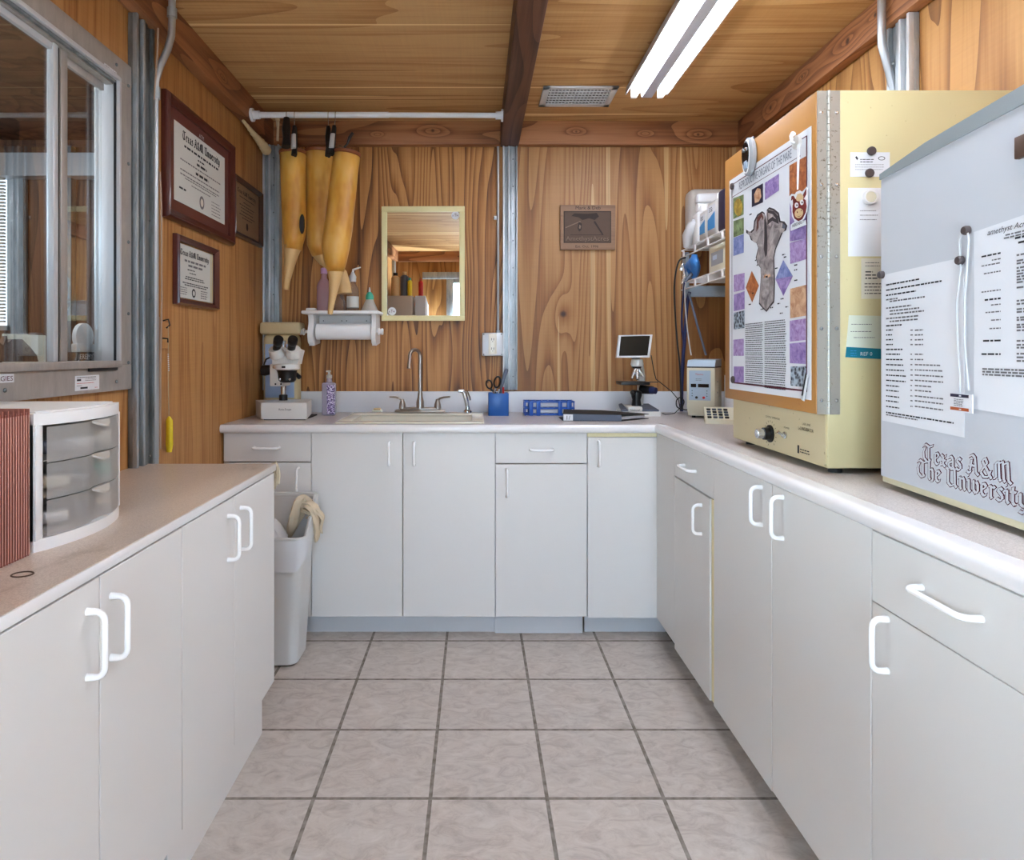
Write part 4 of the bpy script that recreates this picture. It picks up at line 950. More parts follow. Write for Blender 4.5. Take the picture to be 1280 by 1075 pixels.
# ================================================================ WASTE BIN
cxb,cyb=-.815,2.565
t=thing('waste_bin','tall white plastic waste bin with liner between the left and back cabinets','waste bin',(cxb,cyb,0))
def rrect(hx,hy,r,n=6):
    out=[]
    for cx_,cy_,a0 in ((hx-r,hy-r,0),(-hx+r,hy-r,PI/2),(-hx+r,-hy+r,PI),(hx-r,-hy+r,3*PI/2)):
        for k in range(n+1): a=a0+k/n*PI/2; out.append((cx_+r*math.cos(a),cy_+r*math.sin(a)))
    return out
def binring(hx,hy,z,top=0):
    R=rrect(hx,hy,.035); out=[]
    for x,y in R:
        zz=z
        if top: 
            u=(y/hy+1)/2; s_=min(1,max(0,(u-.30)/.6)); s_=s_*s_*(3-2*s_); zz=z+.125*s_
        out.append(V((cxb+x,cyb+y,zz)))
    return out
rings=[binring(.105,.072,.001),binring(.118,.086,.01),binring(.128,.094,.20),binring(.14,.104,.44),binring(.148,.112,.485,1),binring(.156,.120,.487,1),binring(.157,.121,.505,1),binring(.146,.110,.507,1),binring(.138,.102,.43),binring(.10,.07,.012)]
n=len(rings[0]); vs=[p for R in rings for p in R]; fs=[[k*n+i,k*n+(i+1)%n,(k+1)*n+(i+1)%n,(k+1)*n+i] for k in range(len(rings)-1) for i in range(n)]; fs.append(list(range(n))[::-1]); fs.append([(len(rings)-1)*n+i for i in range(n)])
MB().add(vs,fs,'wbin',True).build('bin_body',t)
random.seed(3)
R0=binring(.159,.123,.506,1); R1=binring(.161,.125,.482,1); R2=binring(.162,.126,.45,1); R3=binring(.156,.120,.425,1)
for i,p in enumerate(R3):
    a=i/n*2*PI; p.z+= -.02+.022*math.sin(a*2.2+1); 
    if p.y<cyb: p.z-=.004
RI=binring(.143,.107,.500,1)
RR=[RI,R0,R1,R2,R3]; vs=[p for R in RR for p in R]; fs=[[k*n+i,k*n+(i+1)%n,(k+1)*n+(i+1)%n,(k+1)*n+i] for k in range(4) for i in range(n)]
o=MB().add(vs,fs,'bag',True).build('liner_bag',t)
Rt=binring(.155,.119,.506,1); Rt=Rt+Rt[:2]; MB().tube(Rt,.0065,'wbin',n=10,caps=False).build('rim',t)
b=MB()
def inner(u,v): 
    a=u*PI*2; return (cxb-.03+.085*math.cos(a)*(1-v*.75),cyb+.01+.06*math.sin(a)*(1-v*.7)+.01*math.sin(a*5),.47+.07*math.sin(v*PI/2)+.012*math.sin(a*4))
b.grid(inner,30,8,'bag',closeu=True); b.build('crumpled_liner',t)
# rag on the bin's high corner
o=thing('rag','tan rag draped over the raised rim corner of the waste bin','rag',(-.70,2.63,.50))
def strand(pts,rs,fl=.55,n=14,wob=.0):
    P_=[V(p) for p in pts]; out=[];R_=[]
    for i in range(len(P_)-1):
        p0=P_[max(0,i-1)];p1=P_[i];p2=P_[i+1];p3=P_[min(len(P_)-1,i+2)]
        for k in range(8):
            q=k/8; out.append(.5*((2*p1)+(p2-p0)*q+(2*p0-5*p1+4*p2-p3)*q*q+(3*p1-p0-3*p2+p3)*q**3)); R_.append(rs[i]*(1-q)+rs[i+1]*q)
    out.append(P_[-1]); R_.append(rs[-1])
    b=MB().tube(out,R_,'towel',n=24,flat=(1,fl))
    # folds: push vertices in and out along the strand
    for i,v in enumerate(b.v[:len(out)*24]):
        a=i%24; row=i//24; c=out[row]; b.v[i]=c+(v-c)*(1+.16*math.sin(a*PI/2.4+row*.18)+.10*math.sin(row*.55+a))
    return b
def g(px,py,Y): return tuple(aY(px,py,Y))
strand([g(362,672,2.62),g(365,660,2.60),g(370,645,2.60),g(375,632,2.61),g(382,628,2.62),g(389,631,2.61)],[.006,.020,.028,.030,.030,.018],.6).build('inner_fold',o)
strand([g(379,640,2.60),g(384,630,2.59),g(391,634,2.58),g(395,644,2.58),g(397,658,2.58),g(396,672,2.58),g(394.5,678,2.58)],[.010,.024,.028,.024,.022,.016,.004],.5).build('hanging_fold',o)
strand([g(386,634,2.585),g(393,636,2.58),g(399,641,2.58),g(403,648,2.58),g(401,660,2.58),g(403,667,2.58)],[.012,.018,.017,.014,.010,.003],.5).build('loose_corner',o)
strand([g(377,634,2.60),g(383,638,2.585),g(390,643,2.57),g(383,648,2.58)],[.008,.016,.014,.004],.6).build('knot',o)
# ================================================================ SLEEVES ON THE ROD
def sleeve(label,pts,radii,tail,trad,clips,rim=True):
    p0=V(pts[0]); t=thing('latex_sleeve',label,'sleeve',tuple(p0),'amber latex sleeves hanging from the rod')
    b=MB(); b.tube(pts,radii,'latex',n=26,caps=False); o=b.build('sleeve_body',t); md=o.modifiers.new('s','SOLIDIFY'); md.thickness=.004
    d=(V(pts[1])-p0).normalized(); b=MB(); b.tube([p0-d*.006,p0,p0+d*.014],[radii[0]*.97,radii[0]*1.06,radii[0]*1.03],'latexrim',n=26,caps=False); o=b.build('top_cuff',t); md=o.modifiers.new('s','SOLIDIFY'); md.thickness=.004
    b=MB(); b.tube(tail,trad,'latexpale',n=18); b.build('tapered_tail',t)
    return t
Y1=2.95
def P(px,py,Y=Y1): return tuple(aY(px,py,Y))
def rpx(r,Y=Y1): return r*Y/F_
sleeve('amber latex sleeve with a dark stain, leftmost on the rod',[P(366,190),P(366.5,215),P(367,250),P(368,280),P(368,296),P(366,312)],[rpx(r) for r in (16,15.5,15,14.5,13,10.5)],
  [P(366,308),P(363.5,322),P(361,338),P(358.5,352),P(357.5,362)],[rpx(r) for r in (11,8,5.5,4.2,3.6)],None)
sleeve('amber latex sleeve in the middle of the three, bent tail behind',[P(399,189,3.03),P(399,215,3.03),P(399,250,3.03),P(398.5,285,3.03),P(398.5,305,3.03),P(402,318,3.04)],[rpx(r,3.03) for r in (17,16.5,15.5,15,14.5,12)],
  [P(401,314,3.04),P(407,325,3.06),P(417,333,3.09),P(426,343,3.11),P(429,356,3.12),P(430,367,3.12)],[rpx(r,3.06) for r in (12,9,8,8.5,9.5,10)],None)
sleeve('amber latex sleeve hanging slanted, rightmost and nearest of the three',[P(434,191,2.88),P(431,215,2.88),P(427,250,2.87),P(423,285,2.86),P(419.5,310,2.85),P(419.5,328,2.85),P(419.5,340,2.85)],[rpx(r,2.88) for r in (16.5,16.5,17,17.5,17,13.5,10)],
  [P(419.5,336,2.85),P(418.5,350,2.85),P(416,368,2.85),P(414,382,2.85),P(412.5,393,2.85)],[rpx(r,2.85) for r in (11,7.5,5,3.8,3)],None)
def clip(label,px,py0,py1,lean=0,Y=2.93,steel=True,r=1.0):
    """hanging spring clip from the rod down to a sleeve rim"""
    a=V(P(px,py0,Y)); c=V(P(px+lean,py1,Y-.075)); t=thing('hanging_clip',label,'clip',tuple(a))
    b=MB(); rr=.0155; zc=zr
    b.tube([ (a.x,Y+rr*math.cos(q),zr+rr*math.sin(q)) for q in [PI*.0+k*PI/7 for k in range(8)]]+[(a.x,Y-rr,zr-.02),tuple(a.lerp(c,.35)+V((0,-.012,0)))],.0018,'steelbright',n=6); b.build('wire_hook',t)
    m=a.lerp(c,.32); b=MB()
    b.tube([m+V((0,-.012,.012)),m.lerp(c,.3)+V((0,-.016,0)),m.lerp(c,.65)+V((0,-.012,0)),c+V((0,-.016,0))],[.009*r,.013*r,.011*r,.014*r],'black',n=10,flat=(1,.7))
    b.tube([m+V((0,.010,.012)),m.lerp(c,.5)+V((0,.012,0)),c+V((0,.0,0))],[.006,.008,.007],'black',n=8); b.build('jaws',t)
    if steel: MB().tube([m.lerp(c,.25)+V((0,-.026,0)),m.lerp(c,.78)+V((0,-.026,0))],[.0105*r,.0115*r],'alum_pale',n=10,flat=(1,.5)).build('spring_plate',t)
    return t
clip('black and chrome clip hanging left on the rod over the leftmost sleeve',369,147,195)
clip('thick black clip with a tab above the rod at its left end',359,137,185,steel=False,r=1.5)
clip('slim black clip hanging at the middle sleeve beside a chrome one',411,147,196,steel=False)
clip('black and chrome clip leaning left at the rightmost sleeve',420,147,194,lean=-5)
b=MB(); b.tube([P(430,184,2.93),P(434,180,2.93),P(437,172,2.93),P(441,166,2.93)],[.004,.005,.008,.007],'black',n=8); b.tube([P(424,182,2.93),P(429,184,2.93),P(433,181,2.93)],.0035,'steelbright',n=8)
tagged(b.build('coat_hook'),'small black-tipped hook sticking out right of the chrome clips','hook')
b=MB(); b.tube([P(347,149,2.95),P(347.5,160,2.95),P(347,176,2.95)],[.009,.006,.006],'string',n=8); b.sphere(P(347,149,2.94),.011,'string',n=10)
tagged(b.build('short_cord'),'short pale cord hanging at the left end of the rod','cord')
# dark stain patch on the first sleeve (a real smear on its surface)
q=[]; cx_,cy_=377.5,280
for k in range(16):
    a=k*2*PI/16; px=cx_+3.4*math.cos(a); py=cy_+12.5*math.sin(a)*(1.0 if math.sin(a)<0 else 1.0); 
    dx=(px-367.3)/15.3; dx=max(-.97,min(.97,dx)); q.append(aY(px,py,Y1-rpx(15.6)*math.sqrt(1-dx*dx)))
b2=MB().poly(q,'blackmatte'); o=b2.build('dark_smear',fixn=False); sl=[x for x in D.objects if x.name=='latex_sleeve'][0]
o.data.transform(Matrix.Translation(V(o['_o'])-V(sl['_o']))); o.location=(0,0,0); o.parent=sl
md=o.modifiers.new('s','SOLIDIFY'); md.thickness=.0015


# ================================================================ BACK WALL
mr=thing('wall_mirror','rectangular mirror in a cream painted frame on the back wall','mirror',aY(529,401,3.29))
q0=aY(477,258,3.28); q1=aY(581,401,3.28); x0,x1,z0,z1=q0.x,q1.x,q1.z,q0.z; fw=.027
mc=V(((x0+x1)/2,YB,0)); R_=Matrix.Translation((mc.x,YB-.002,0))@Matrix.Rotation(MROT,4,'Z')@Matrix.Translation((-mc.x,-(YB-.002),0))
yo=-.006
b=MB(); ya,yb=YB-.020+yo,YB-.004+yo
b.box(x0,x1,ya,yb,z0,z0+fw,'cream_mirror',.002); b.box(x0,x1,ya,yb,z1-fw,z1,'cream_mirror',.002); b.box(x0,x0+fw,ya,yb,z0+fw,z1-fw,'cream_mirror',.002); b.box(x1-fw,x1,ya,yb,z0+fw,z1-fw,'cream_mirror',.002); b.xf(R_); b.build('frame',mr)
b=MB(); b.box(x0+fw,x1-fw,yb-.006,yb-.002,z0+fw,z1-fw,'mirror'); b.xf(R_); b.build('mirror_glass',mr)
b=MB()
for (px,py) in ((569.5,269),(490,389)):
    b=MB()
    p=aY(px,py,3.28); y_=yb-.0066; 
    b.lathe([(.0001,0),(.021,0),(.021,.0004)],(p.x,y_,p.z),'paper',(0,-1,0),20)
    sh=Sheet(b,(p.x-.018,y_-.0006,p.z+.012),(1,0,0),(0,0,-1),.0003); sh.text('T',.010,.019,.022,'maroon'); sh.text('A',.000,.019,.014,'maroon'); sh.text('M',.022,.019,.014,'maroon')
    b.xf(R_); b.build('round_decal',mr)
# carved plaque
t=thing('wooden_plaque','carved walnut plaque reading AmethystAcres on the back wall','plaque',aY(735,312,3.29))
q0=aY(700.5,256,3.28); q1=aY(769.5,312,3.28); b=MB(); b.box(q0.x,q1.x,YB-.018,YB,q1.z,q0.z,'plaque',.002); b.build('board',t)
w=q1.x-q0.x; h=q0.z-q1.z; b=MB(); sh=Sheet(b,(q0.x,YB-.018,q0.z),(1,0,0),(0,0,-1),.0005)
sh.rect(w*.06,h*.14,w*.86,h*.71,'engrave',.0004); sh.rect(w*.075,h*.16,w*.83,h*.67,'plaque_dark',.0008)
sh.text('Mark & Deb',w*.27,h*.10,.024,'engrave',width=w*.46); sh.text('Est. Oct. 1996',w*.27,h*.955,.018,'engrave',width=w*.42)
b.build('carved_panel',t)
b=MB(); sh=Sheet(b,(q0.x,YB-.018,q0.z),(1,0,0),(0,0,-1),.0013)
sh.text('AmethystAcres',w*.09,h*.81,.034,'engrave',width=w*.80); sh.text('AmethystAcres',w*.097,h*.80,.032,'engrave_light',width=w*.78,lift=.0018)
sh.shape([(w*.09,h*.50),(w*.36,h*.36),(w*.37,h*.375),(w*.095,h*.52)],'engrave_light'); sh.shape([(w*.60,h*.38),(w*.63,h*.36),(w*.78,h*.66),(w*.76,h*.68)],'engrave')
sh.shape([(w*.25,h*.19),(w*.5,h*.20),(w*.66,h*.18),(w*.70,h*.26),(w*.62,h*.34),(w*.52,h*.30),(w*.4,h*.34),(w*.33,h*.28),(w*.2,h*.25)],'engrave')
sh.shape([(w*.33,h*.38),(w*.39,h*.42),(w*.38,h*.56),(w*.34,h*.60),(w*.31,h*.52)],'engrave'); sh.shape([(w*.345,h*.44),(w*.375,h*.47),(w*.36,h*.54),(w*.335,h*.52)],'engrave_light',.0018)
sh.rect(w*.18,h*.665,w*.6,h*.012,'engrave'); b.build('carved_relief',t)
# paper towel shelf
t=thing('towel_holder','white wooden paper towel holder with top shelf on the back wall','towel holder',aY(427,431,3.2))
def q(px,py,Y=3.17): return aY(px,py,Y)
xa,xb=q(379,0).x,q(475,0).x; zs=q(0,388,3.13).z; b=MB()
b.box(xa,xb,3.13,YB-.002,zs-.016,zs,'white',.005); b.build('shelf',t)
for pa,pb in ((384.5,391),(464,469.5)):
    x0,x1=q(pa,0,3.15).x,q(pb,0,3.15).x; zb_=q(0,431,3.15).z; prof=[]
    for k in range(13):
        u=k/12; y=3.155+.012*math.sin(u*PI*2.2)+.02*(u>.96); prof.append((x0,y,zs-.016-(zs-.016-zb_)*u))
    b=MB().prism(prof+[(x0,3.175,zb_-.004),(x0,YB-.002,zb_+.01),(x0,YB-.002,zs-.016)],(x1-x0,0,0),'white'); b.build('side_bracket',t)
b=MB().box(q(391,0,3.28).x,q(464,0,3.28).x,YB-.014,YB-.002,q(0,406,3.28).z,zs-.016,'white',.002); b.build('back_rail',t)
b=MB()
for px in (404,427,433,458): MB().cyl((q(px,0,3.28).x,YB-.0155,q(0,401,3.28).z),(q(px,0,3.28).x,YB-.013,q(0,401,3.28).z),.003,'galv_dark',n=8).build('screw_head',t)
zr2=q(0,414.5,3.2).z; yr2=3.20
for sx,px in ((-1,383),(1,470.5)):
    x=q(px,0,3.2).x; MB().lathe([(.008,-.006),(.008,.006),(.016,.008),(.019,.014),(.014,.020),(.011,.022),(.017,.027),(.015,.034),(0,.036)],(x,yr2,zr2),'white',(sx,0,0),20).build('dowel_knob',t)
b=MB(); x0,x1=q(394,0,3.16).x,q(463.5,0,3.16).x; b.tube([(x0,yr2,zr2),(x1,yr2,zr2)],[.0405,.0405],'roll',n=36); b.tube([(x0-.002,yr2,zr2),(x0+.001,yr2,zr2)],.018,'tan',n=20)
tagged(b.build('paper_towel_roll'),'white paper towel roll in the holder under the bottle shelf','paper towel')
# bottles on the shelf
def bottle(name,label,px,r,h,body,cap,capm,neck=.4,Y=3.22,cat='bottle'):
    c=V((q(px,0,Y).x,Y,zs)); t=thing(name,label,cat,tuple(c))
    MB().lathe([(r*.9,0),(r,.006),(r,h*.62),(r*.85,h*.72),(r*neck,h*.84),(r*neck*.9,h)],c,body,n=24).build('body',t)
    if capm: MB().lathe([(r*neck*1.15,h*.95),(r*neck*1.15,h*1.08),(r*neck*.6,h*1.10),(0,h*1.11)],c,capm,n=18).build('cap',t)
    return t,c
bottle('plastic_bottle','pink-tinted clear bottle with lilac cap behind the sleeve tips',405,.036,.20,'pinkclear',1,'pink')
bottle('small_jar','small clear jar half hidden behind the pale sleeve tail',425,.028,.085,'clear',0,None,neck=.8)
t,c=bottle('squirt_bottle','clear squirt bottle with bent spout, right of the sleeves',441,.030,.165,'clear',0,None,neck=.5)
MB().lathe([(.017,.150),(.018,.175),(.010,.190),(.006,.20)],c,'lightgrey',n=16).tube([c+V((0,0,.195)),c+V((.002,0,.21)),c+V((.03,-.01,.218)),c+V((.042,-.012,.221))],[.006,.006,.004,.003],'white',n=8).tube([c+V((-.004,-.004,.17)),c+V((-.02,-.01,.12)),c+V((-.012,-.004,.18))],.004,'frost',n=8).build('bent_spout',t)
MB().lathe([(.0305,.02),(.0305,.075)],c,'paper3',n=24).build('label_band',t)
c=V((q(462,0,3.2).x,3.20,zs)); t=thing('wash_bottle','cone-shaped frosted bottle with green cap next to the mirror','bottle',tuple(c))
MB().lathe([(.040,0),(.041,.006),(.020,.055),(.018,.060)],c,'frost',n=26).build('body',t); MB().lathe([(.020,.058),(.020,.078),(.012,.092),(.008,.096)],c,'teal',n=24).build('cap',t); MB().lathe([(.006,.094),(.004,.112),(.002,.120)],c,'alum_pale',n=12).build('nozzle',t)
b=MB().box(q(382.5,0,3.16).x,q(394.5,0,3.16).x,3.15,3.19,zs,zs+.014,'white',.006); tagged(b.build('soap_bar'),'white soap bar at the left end of the bottle shelf','soap')

# ================================================================ BACK WORKTOP ITEMS
def qc(px,Y): return (px-595)*Y/F_
# stereo microscope
YM=2.93
t=thing('stereo_microscope','white stereo microscope with black eyepieces on a square base, left corner','microscope',(qc(352,YM),YM,ZT))
def zc(py,Y=YM): return H-(py-441)*Y/F_
x0,x1=qc(326.5,2.90),qc(383.5,2.90)
b=MB(); zt_=ZT+.078
b.prism([(x0,2.90,ZT+.004),(x1,2.90,ZT+.004),(x1-.04,3.14,ZT+.004),(-1.06,3.08,ZT+.004)],(0,0,zt_-ZT-.004),'instr'); 
sh=Sheet(b,(x0,2.90,zt_),(1,0,0),(0,0,-1),.0005); sh.text('Accu-Scope',.078,.034,.014,'ink',width=.058); b.box(x0+.01,x1-.01,2.905,3.13,ZT,ZT+.006,'blackmatte'); b.build('base',t)
xcen=qc(343.5,YM)
b=MB(); b.lathe([(.020,zt_-.001),(.020,zt_+.025),(.0155,zt_+.028)],(xcen,3.06,0),'black'); b.build('post_collar',t)
MB().lathe([(.0125,zt_+.02),(.0125,zc(425))],(xcen,3.06,0),'chrome').build('post',t)
b=MB(); b.box(qc(339,2.99),qc(356.5,2.99),2.965,3.08,zc(483,2.97),zc(455,2.97),'instr',.006)
b.cyl((qc(344,2.96),2.966,zc(480,2.97)),(qc(344,2.96),2.962,zc(480,2.97)),.004,'black',n=10); b.cyl((qc(351,2.96),2.966,zc(480,2.97)),(qc(351,2.96),2.962,zc(480,2.97)),.004,'black',n=10)
b.cyl((qc(343,2.96),2.97,zc(459,2.97)),(qc(343,2.96),2.955,zc(459,2.97)),.007,'steelbright',n=14); b.build('focus_block',t)
xm=qc(357,2.93)
b=MB(); b.lathe([(.052,0),(.056,.004),(.056,.024),(.050,.028)],(xm,2.955,zc(462,2.95)),'instr'); b.box(xm-.008,xm+.008,2.896,2.902,zc(460,2.9),zc(457.5,2.9),'blackmatte'); b.build('head_ring',t)
b=MB(); b.lathe([(.030,-.055),(.040,-.045),(.042,-.012),(.046,0)],(xm,2.955,zc(463,2.95)),'black')
b.sphere((xm-.022,2.918,zc(474,2.92)),.006,'steelbright',n=8); b.sphere((xm+.022,2.918,zc(474,2.92)),.006,'steelbright',n=8); b.build('objective',t)
b=MB(); hz=zc(455,2.95)
b.prism([(xm-.058,2.92,hz),(xm+.058,2.92,hz),(xm+.062,2.93,hz+.034),(xm+.066,2.94,hz+.062),(xm+.03,2.95,hz+.078),(xm,2.95,hz+.060),(xm-.03,2.95,hz+.078),(xm-.066,2.94,hz+.062),(xm-.062,2.93,hz+.034)],(0,.07,0),'instr')
b.lathe([(.034,0),(.036,.006),(.030,.040)],(xm-.036,2.93,hz+.038),'instr',(-.15,-.55,.83)); b.lathe([(.034,0),(.036,.006),(.030,.040)],(xm+.036,2.93,hz+.038),'instr',(.15,-.55,.83)); b.build('head',t)
for sgn,px in ((-1,350),(1,365.5)):
    a=V((xm+sgn*.034,2.905,hz+.070)); c=V((qc(px+(-1.2 if sgn<0 else 1.2),2.86),2.855,zc(423.5,2.855))); MB().tube([a,a.lerp(c,.5),a.lerp(c,.55),a.lerp(c,.9),c],[.017,.018,.021,.0225,.021],'black',n=18).build('eyepiece',t)
for sgn,px in ((-1,333),(1,375.5)):
    b=MB()
    if sgn<0: b.tube([(qc(327.5,3.03),3.03,zc(463,3.03)),(qc(331,3.03),3.03,zc(463,3.03)),(qc(339.5,3.03),3.03,zc(462,3.03))],[.024,.026,.022],'black',n=18)
    else: b.tube([(qc(369,3.03),3.03,zc(466,3.03)),(qc(375.5,3.03),3.02,zc(472,3.03))],[.008,.011],'black',n=12)
    b.build('focus_knob',t)
MB().tube([(qc(330,3.03),3.03,zc(456,3.03)),(qc(331,3.0),3.02,zc(449,3.03)),(qc(339,3.0),3.0,zc(446,3.0))],.004,'black',n=8).build('lever',t)
# beige jug behind the microscope
c=V((qc(352,3.20),3.19,ZT)); t=thing('canister','tall beige canister with wide lid and pale blue label behind the microscope','canister',tuple(c))
b=MB(); b.box(c.x-.088,c.x+.086,3.17,3.268,ZT,ZT+.40,'jug',.03,4); b.build('body',t)
b=MB(); b.box(c.x-.100,c.x+.100,3.163,3.274,zc(418,3.165),zc(402.5,3.165),'jug',.014,3); b.build('lid',t)
b=MB(); b.box(c.x-.072,c.x+.072,3.168,3.1705,zc(497,3.17),zc(430,3.17),'jugblue',.001); b.build('label_panel',t)
# soap pump
c=V((qc(411.5,3.12),3.12,ZT)); t=thing('soap_dispenser','clear pump soap bottle with purple patterned label by the sink','soap bottle',tuple(c))
b=MB(); b.box(c.x-.033,c.x+.033,3.10,3.14,ZT,zc(478,3.12),'soap',.009,3); b.lathe([(.018,zc(480,3.12)),(.012,zc(474,3.12)),(.012,zc(471,3.12))],(c.x,3.12,0),'soap'); b.build('bottle',t)
MB().box(c.x-.006,c.x+.031,3.0985,3.1005,ZT+.008,zc(481,3.12),'soaplabel').build('label_panel',t)
b=MB(); b.lathe([(.014,zc(473,3.12)),(.014,zc(469,3.12)),(.006,zc(468,3.12)),(.006,zc(463.5,3.12))],(c.x,3.12,0),'frost'); b.box(c.x-.008,c.x+.008,3.085,3.128,zc(465,3.12),zc(463,3.12),'frost',.002); b.build('pump',t)
# blue pencil cup with scissors and knife
c=V((qc(622.8,3.14),3.14,ZT)); t=thing('pencil_cup','bright blue plastic pencil cup on the back worktop','pencil cup',tuple(c))
hc=zc(491,3.14)-ZT; b=MB(); hw=.049
for (a0,a1,b0,b1) in ((-hw,hw,-hw,-hw+.003),(-hw,hw,hw-.003,hw),(-hw,-hw+.003,-hw,hw),(hw-.003,hw,-hw,hw)): b.box(c.x+a0,c.x+a1,c.y+b0,c.y+b1,ZT+.002,ZT+hc,'blue',.001)
b.box(c.x-hw,c.x+hw,c.y-hw,c.y+hw,ZT,ZT+.004,'blue',.001); b.build('cup',t)
b=MB()
def torus(cx_,cz_,rx,rz,y,r,m,tilt=0,n=20):
    pts=[]
    for k in range(n+1):
        a=k*2*PI/n; u=rx*math.cos(a); v=rz*math.sin(a); pts.append((cx_+u*math.cos(tilt)-v*math.sin(tilt),y,cz_+u*math.sin(tilt)+v*math.cos(tilt)))
    b.tube(pts,r,m,n=8,caps=False)
torus(qc(611.5,3.14),zc(480.5,3.14),.014,.021,3.14,.0042,'black',.25); torus(qc(621.5,3.14),zc(477.5,3.14),.015,.027,3.135,.0045,'black',-.2)
b.tube([(qc(613,3.14),3.14,zc(486,3.14)),(qc(619,3.14),3.14,zc(491,3.14)),(qc(622,3.14),3.14,zc(510,3.14))],[.006,.006,.004],'black',n=8); b.tube([(qc(619.5,3.14),3.136,zc(485,3.14)),(qc(617,3.14),3.136,zc(492,3.14)),(qc(616,3.14),3.136,zc(510,3.14))],[.006,.006,.004],'steelbright',n=8)
tagged(b.build('scissors'),'black-handled scissors standing in the blue cup','scissors')
b=MB().tube([(qc(625,3.15),3.15,zc(505,3.15)),(qc(626.5,3.15),3.15,zc(486,3.15)),(qc(629,3.15),3.15,zc(474,3.15)),(qc(633,3.15),3.15,zc(463,3.15)),(qc(634,3.15),3.15,zc(461,3.15))],[.007,.008,.009,.010,.006],'slate',n=10,flat=(1,.6)); tagged(b.build('knife'),'grey-handled utility knife leaning right in the blue cup','knife')
b=MB().tube([(qc(629.5,3.12),3.12,zc(505,3.12)),(qc(629,3.12),3.12,zc(484,3.12))],[.004,.005],'red',n=8); tagged(b.build('pen'),'red pen standing in the blue cup in front of the knife','pen')
b=MB().tube([(qc(620,3.12),3.12,zc(505,3.12)),(qc(624,3.12),3.12,zc(486.5,3.12))],[.004,.004],'lightgrey',n=8); tagged(b.build('pen'),'pale grey pen standing low in the blue cup','pen')
# test tube rack
x0,x1=qc(655.5,3.12),qc(717.5,3.12); t=thing('tube_rack','bright blue wire-style test tube rack against the backsplash','tube rack',((x0+x1)/2,3.14,ZT))
zz=zc(501,3.12); b=MB()
for z in (ZT+.006,ZT+.036,zz-.004):
    for y in (3.105,3.19): b.box(x0,x1,y-.003,y+.003,z-.004,z+.004,'bluerack',.001)
    for k in range(9): x=x0+(x1-x0)*k/8; b.box(x-.002,x+.002,3.105,3.19,z-.002,z+.002,'bluerack')
b.build('tiers',t)
for pa in (655.5,661,670,697,708,716): 
    w_=.022 if pa in (661,670,697,708) else .006; x=qc(pa,3.12); MB().box(x,x+w_*.9,3.100,3.108,ZT,zz,'bluerack',.001).build('upright',t); MB().box(x,x+w_*.9,3.187,3.195,ZT,zz,'bluerack',.001).build('upright',t)
b=MB(); b.box(x0+.03,x1-.03,3.112,3.18,ZT+.042,ZT+.066,'paper',.002); tagged(b.build('tube_box'),'white sample strip lying in the upper tier of the blue rack','sample strip')
b=MB(); b.box(x0+.03,x1-.03,3.112,3.18,ZT+.012,ZT+.030,'paper',.002); tagged(b.build('tube_box'),'white sample strip lying in the lower tier of the blue rack','sample strip')
# binder
t=thing('ring_binder','dark grey ring binder lying flat in front of the screen microscope','binder',(qc(752,2.9),2.95,ZT))
xa,xb,xc_=qc(704,2.86),qc(776,2.86),qc(811,2.96); zt_=ZT+.03
b=MB(); b.prism([(xa,2.86,ZT),(xb,2.845,ZT),(xb,2.845,ZT+.002),(xa,2.86,ZT+.003)],(0,.15,0),'blackmatte')
b.prism([(xa,2.86,ZT+.001),(xb,2.845,ZT+.001),(xb,2.845,ZT+.028),(xa,2.86,ZT+.032)],(0,.004,0),'slate')
b.prism([(xa,2.86,ZT+.032),(xb,2.845,ZT+.028),(xc_,2.96,ZT+.020),(xb-.05,3.06,ZT+.028),(xa+.03,3.06,ZT+.032)],(0,0,.003),'blackmatte')
b.prism([(xa,2.86,ZT),(xb,2.845,ZT),(xc_,2.96,ZT),(xb-.05,3.06,ZT),(xa+.03,3.06,ZT)],(0,0,.003),'blackmatte'); b.build('cover',t)
b=MB(); b.prism([(xa+.01,2.87,ZT+.006),(xb-.004,2.855,ZT+.006),(xc_-.02,2.957,ZT+.006),(xb-.06,3.05,ZT+.006),(xa+.04,3.05,ZT+.006)],(0,0,.013),'paper'); b.build('pages',t)
b=MB(); sh=Sheet(b,(xa+.001,2.8595,ZT+.030),V((xb-xa,-.015,0)),(0,0,-1),.0008); sh.rect(0,0,.042,.028,'paper'); sh.text('1/',.009,.024,.027,'ink',lift=.0014); b.build('spine_label',t)
# microscope with LCD screen
YL=3.03; cxm=qc(803.5,YL)
t=thing('digital_microscope','compound microscope with a small tilted screen on the back worktop','microscope',(cxm,3.1,ZT))
b=MB(); x0,x1=qc(779,YL),qc(829,YL); b.prism([(x0,3.0,ZT),(x1,3.0,ZT),(x1-.012,3.17,ZT),(x0+.014,3.17,ZT)],(0,0,.022),'instr'); b.box(x0+.035,x0+.105,3.0,3.14,ZT+.022,ZT+.046,'instr',.008); b.prism([(x0+.004,3.01,ZT+.022),(x0+.035,3.01,ZT+.022),(x0+.035,3.14,ZT+.044),(x0+.02,3.14,ZT+.04)],(0,.0,.008),'slate'); 
b.prism([(x0+.105,3.01,ZT+.022),(x1-.004,3.01,ZT+.022),(x1-.02,3.14,ZT+.042),(x0+.105,3.14,ZT+.042)],(0,0,.008),'slate'); sh=Sheet(b,(x0+.04,3.0,ZT+.044),(1,0,0),(0,0,-1),.0008); sh.text('National',.004,.018,.012,'ink',width=.046); b.build('base',t)
b=MB(); b.tube([(cxm+.026,3.13,ZT+.04),(cxm+.038,3.14,ZT+.12),(cxm+.040,3.14,ZT+.19),(cxm+.028,3.13,ZT+.235),(cxm+.006,3.10,ZT+.252)],[.020,.018,.020,.022,.018],'instr',n=14,flat=(1,1.3)); b.build('arm',t)
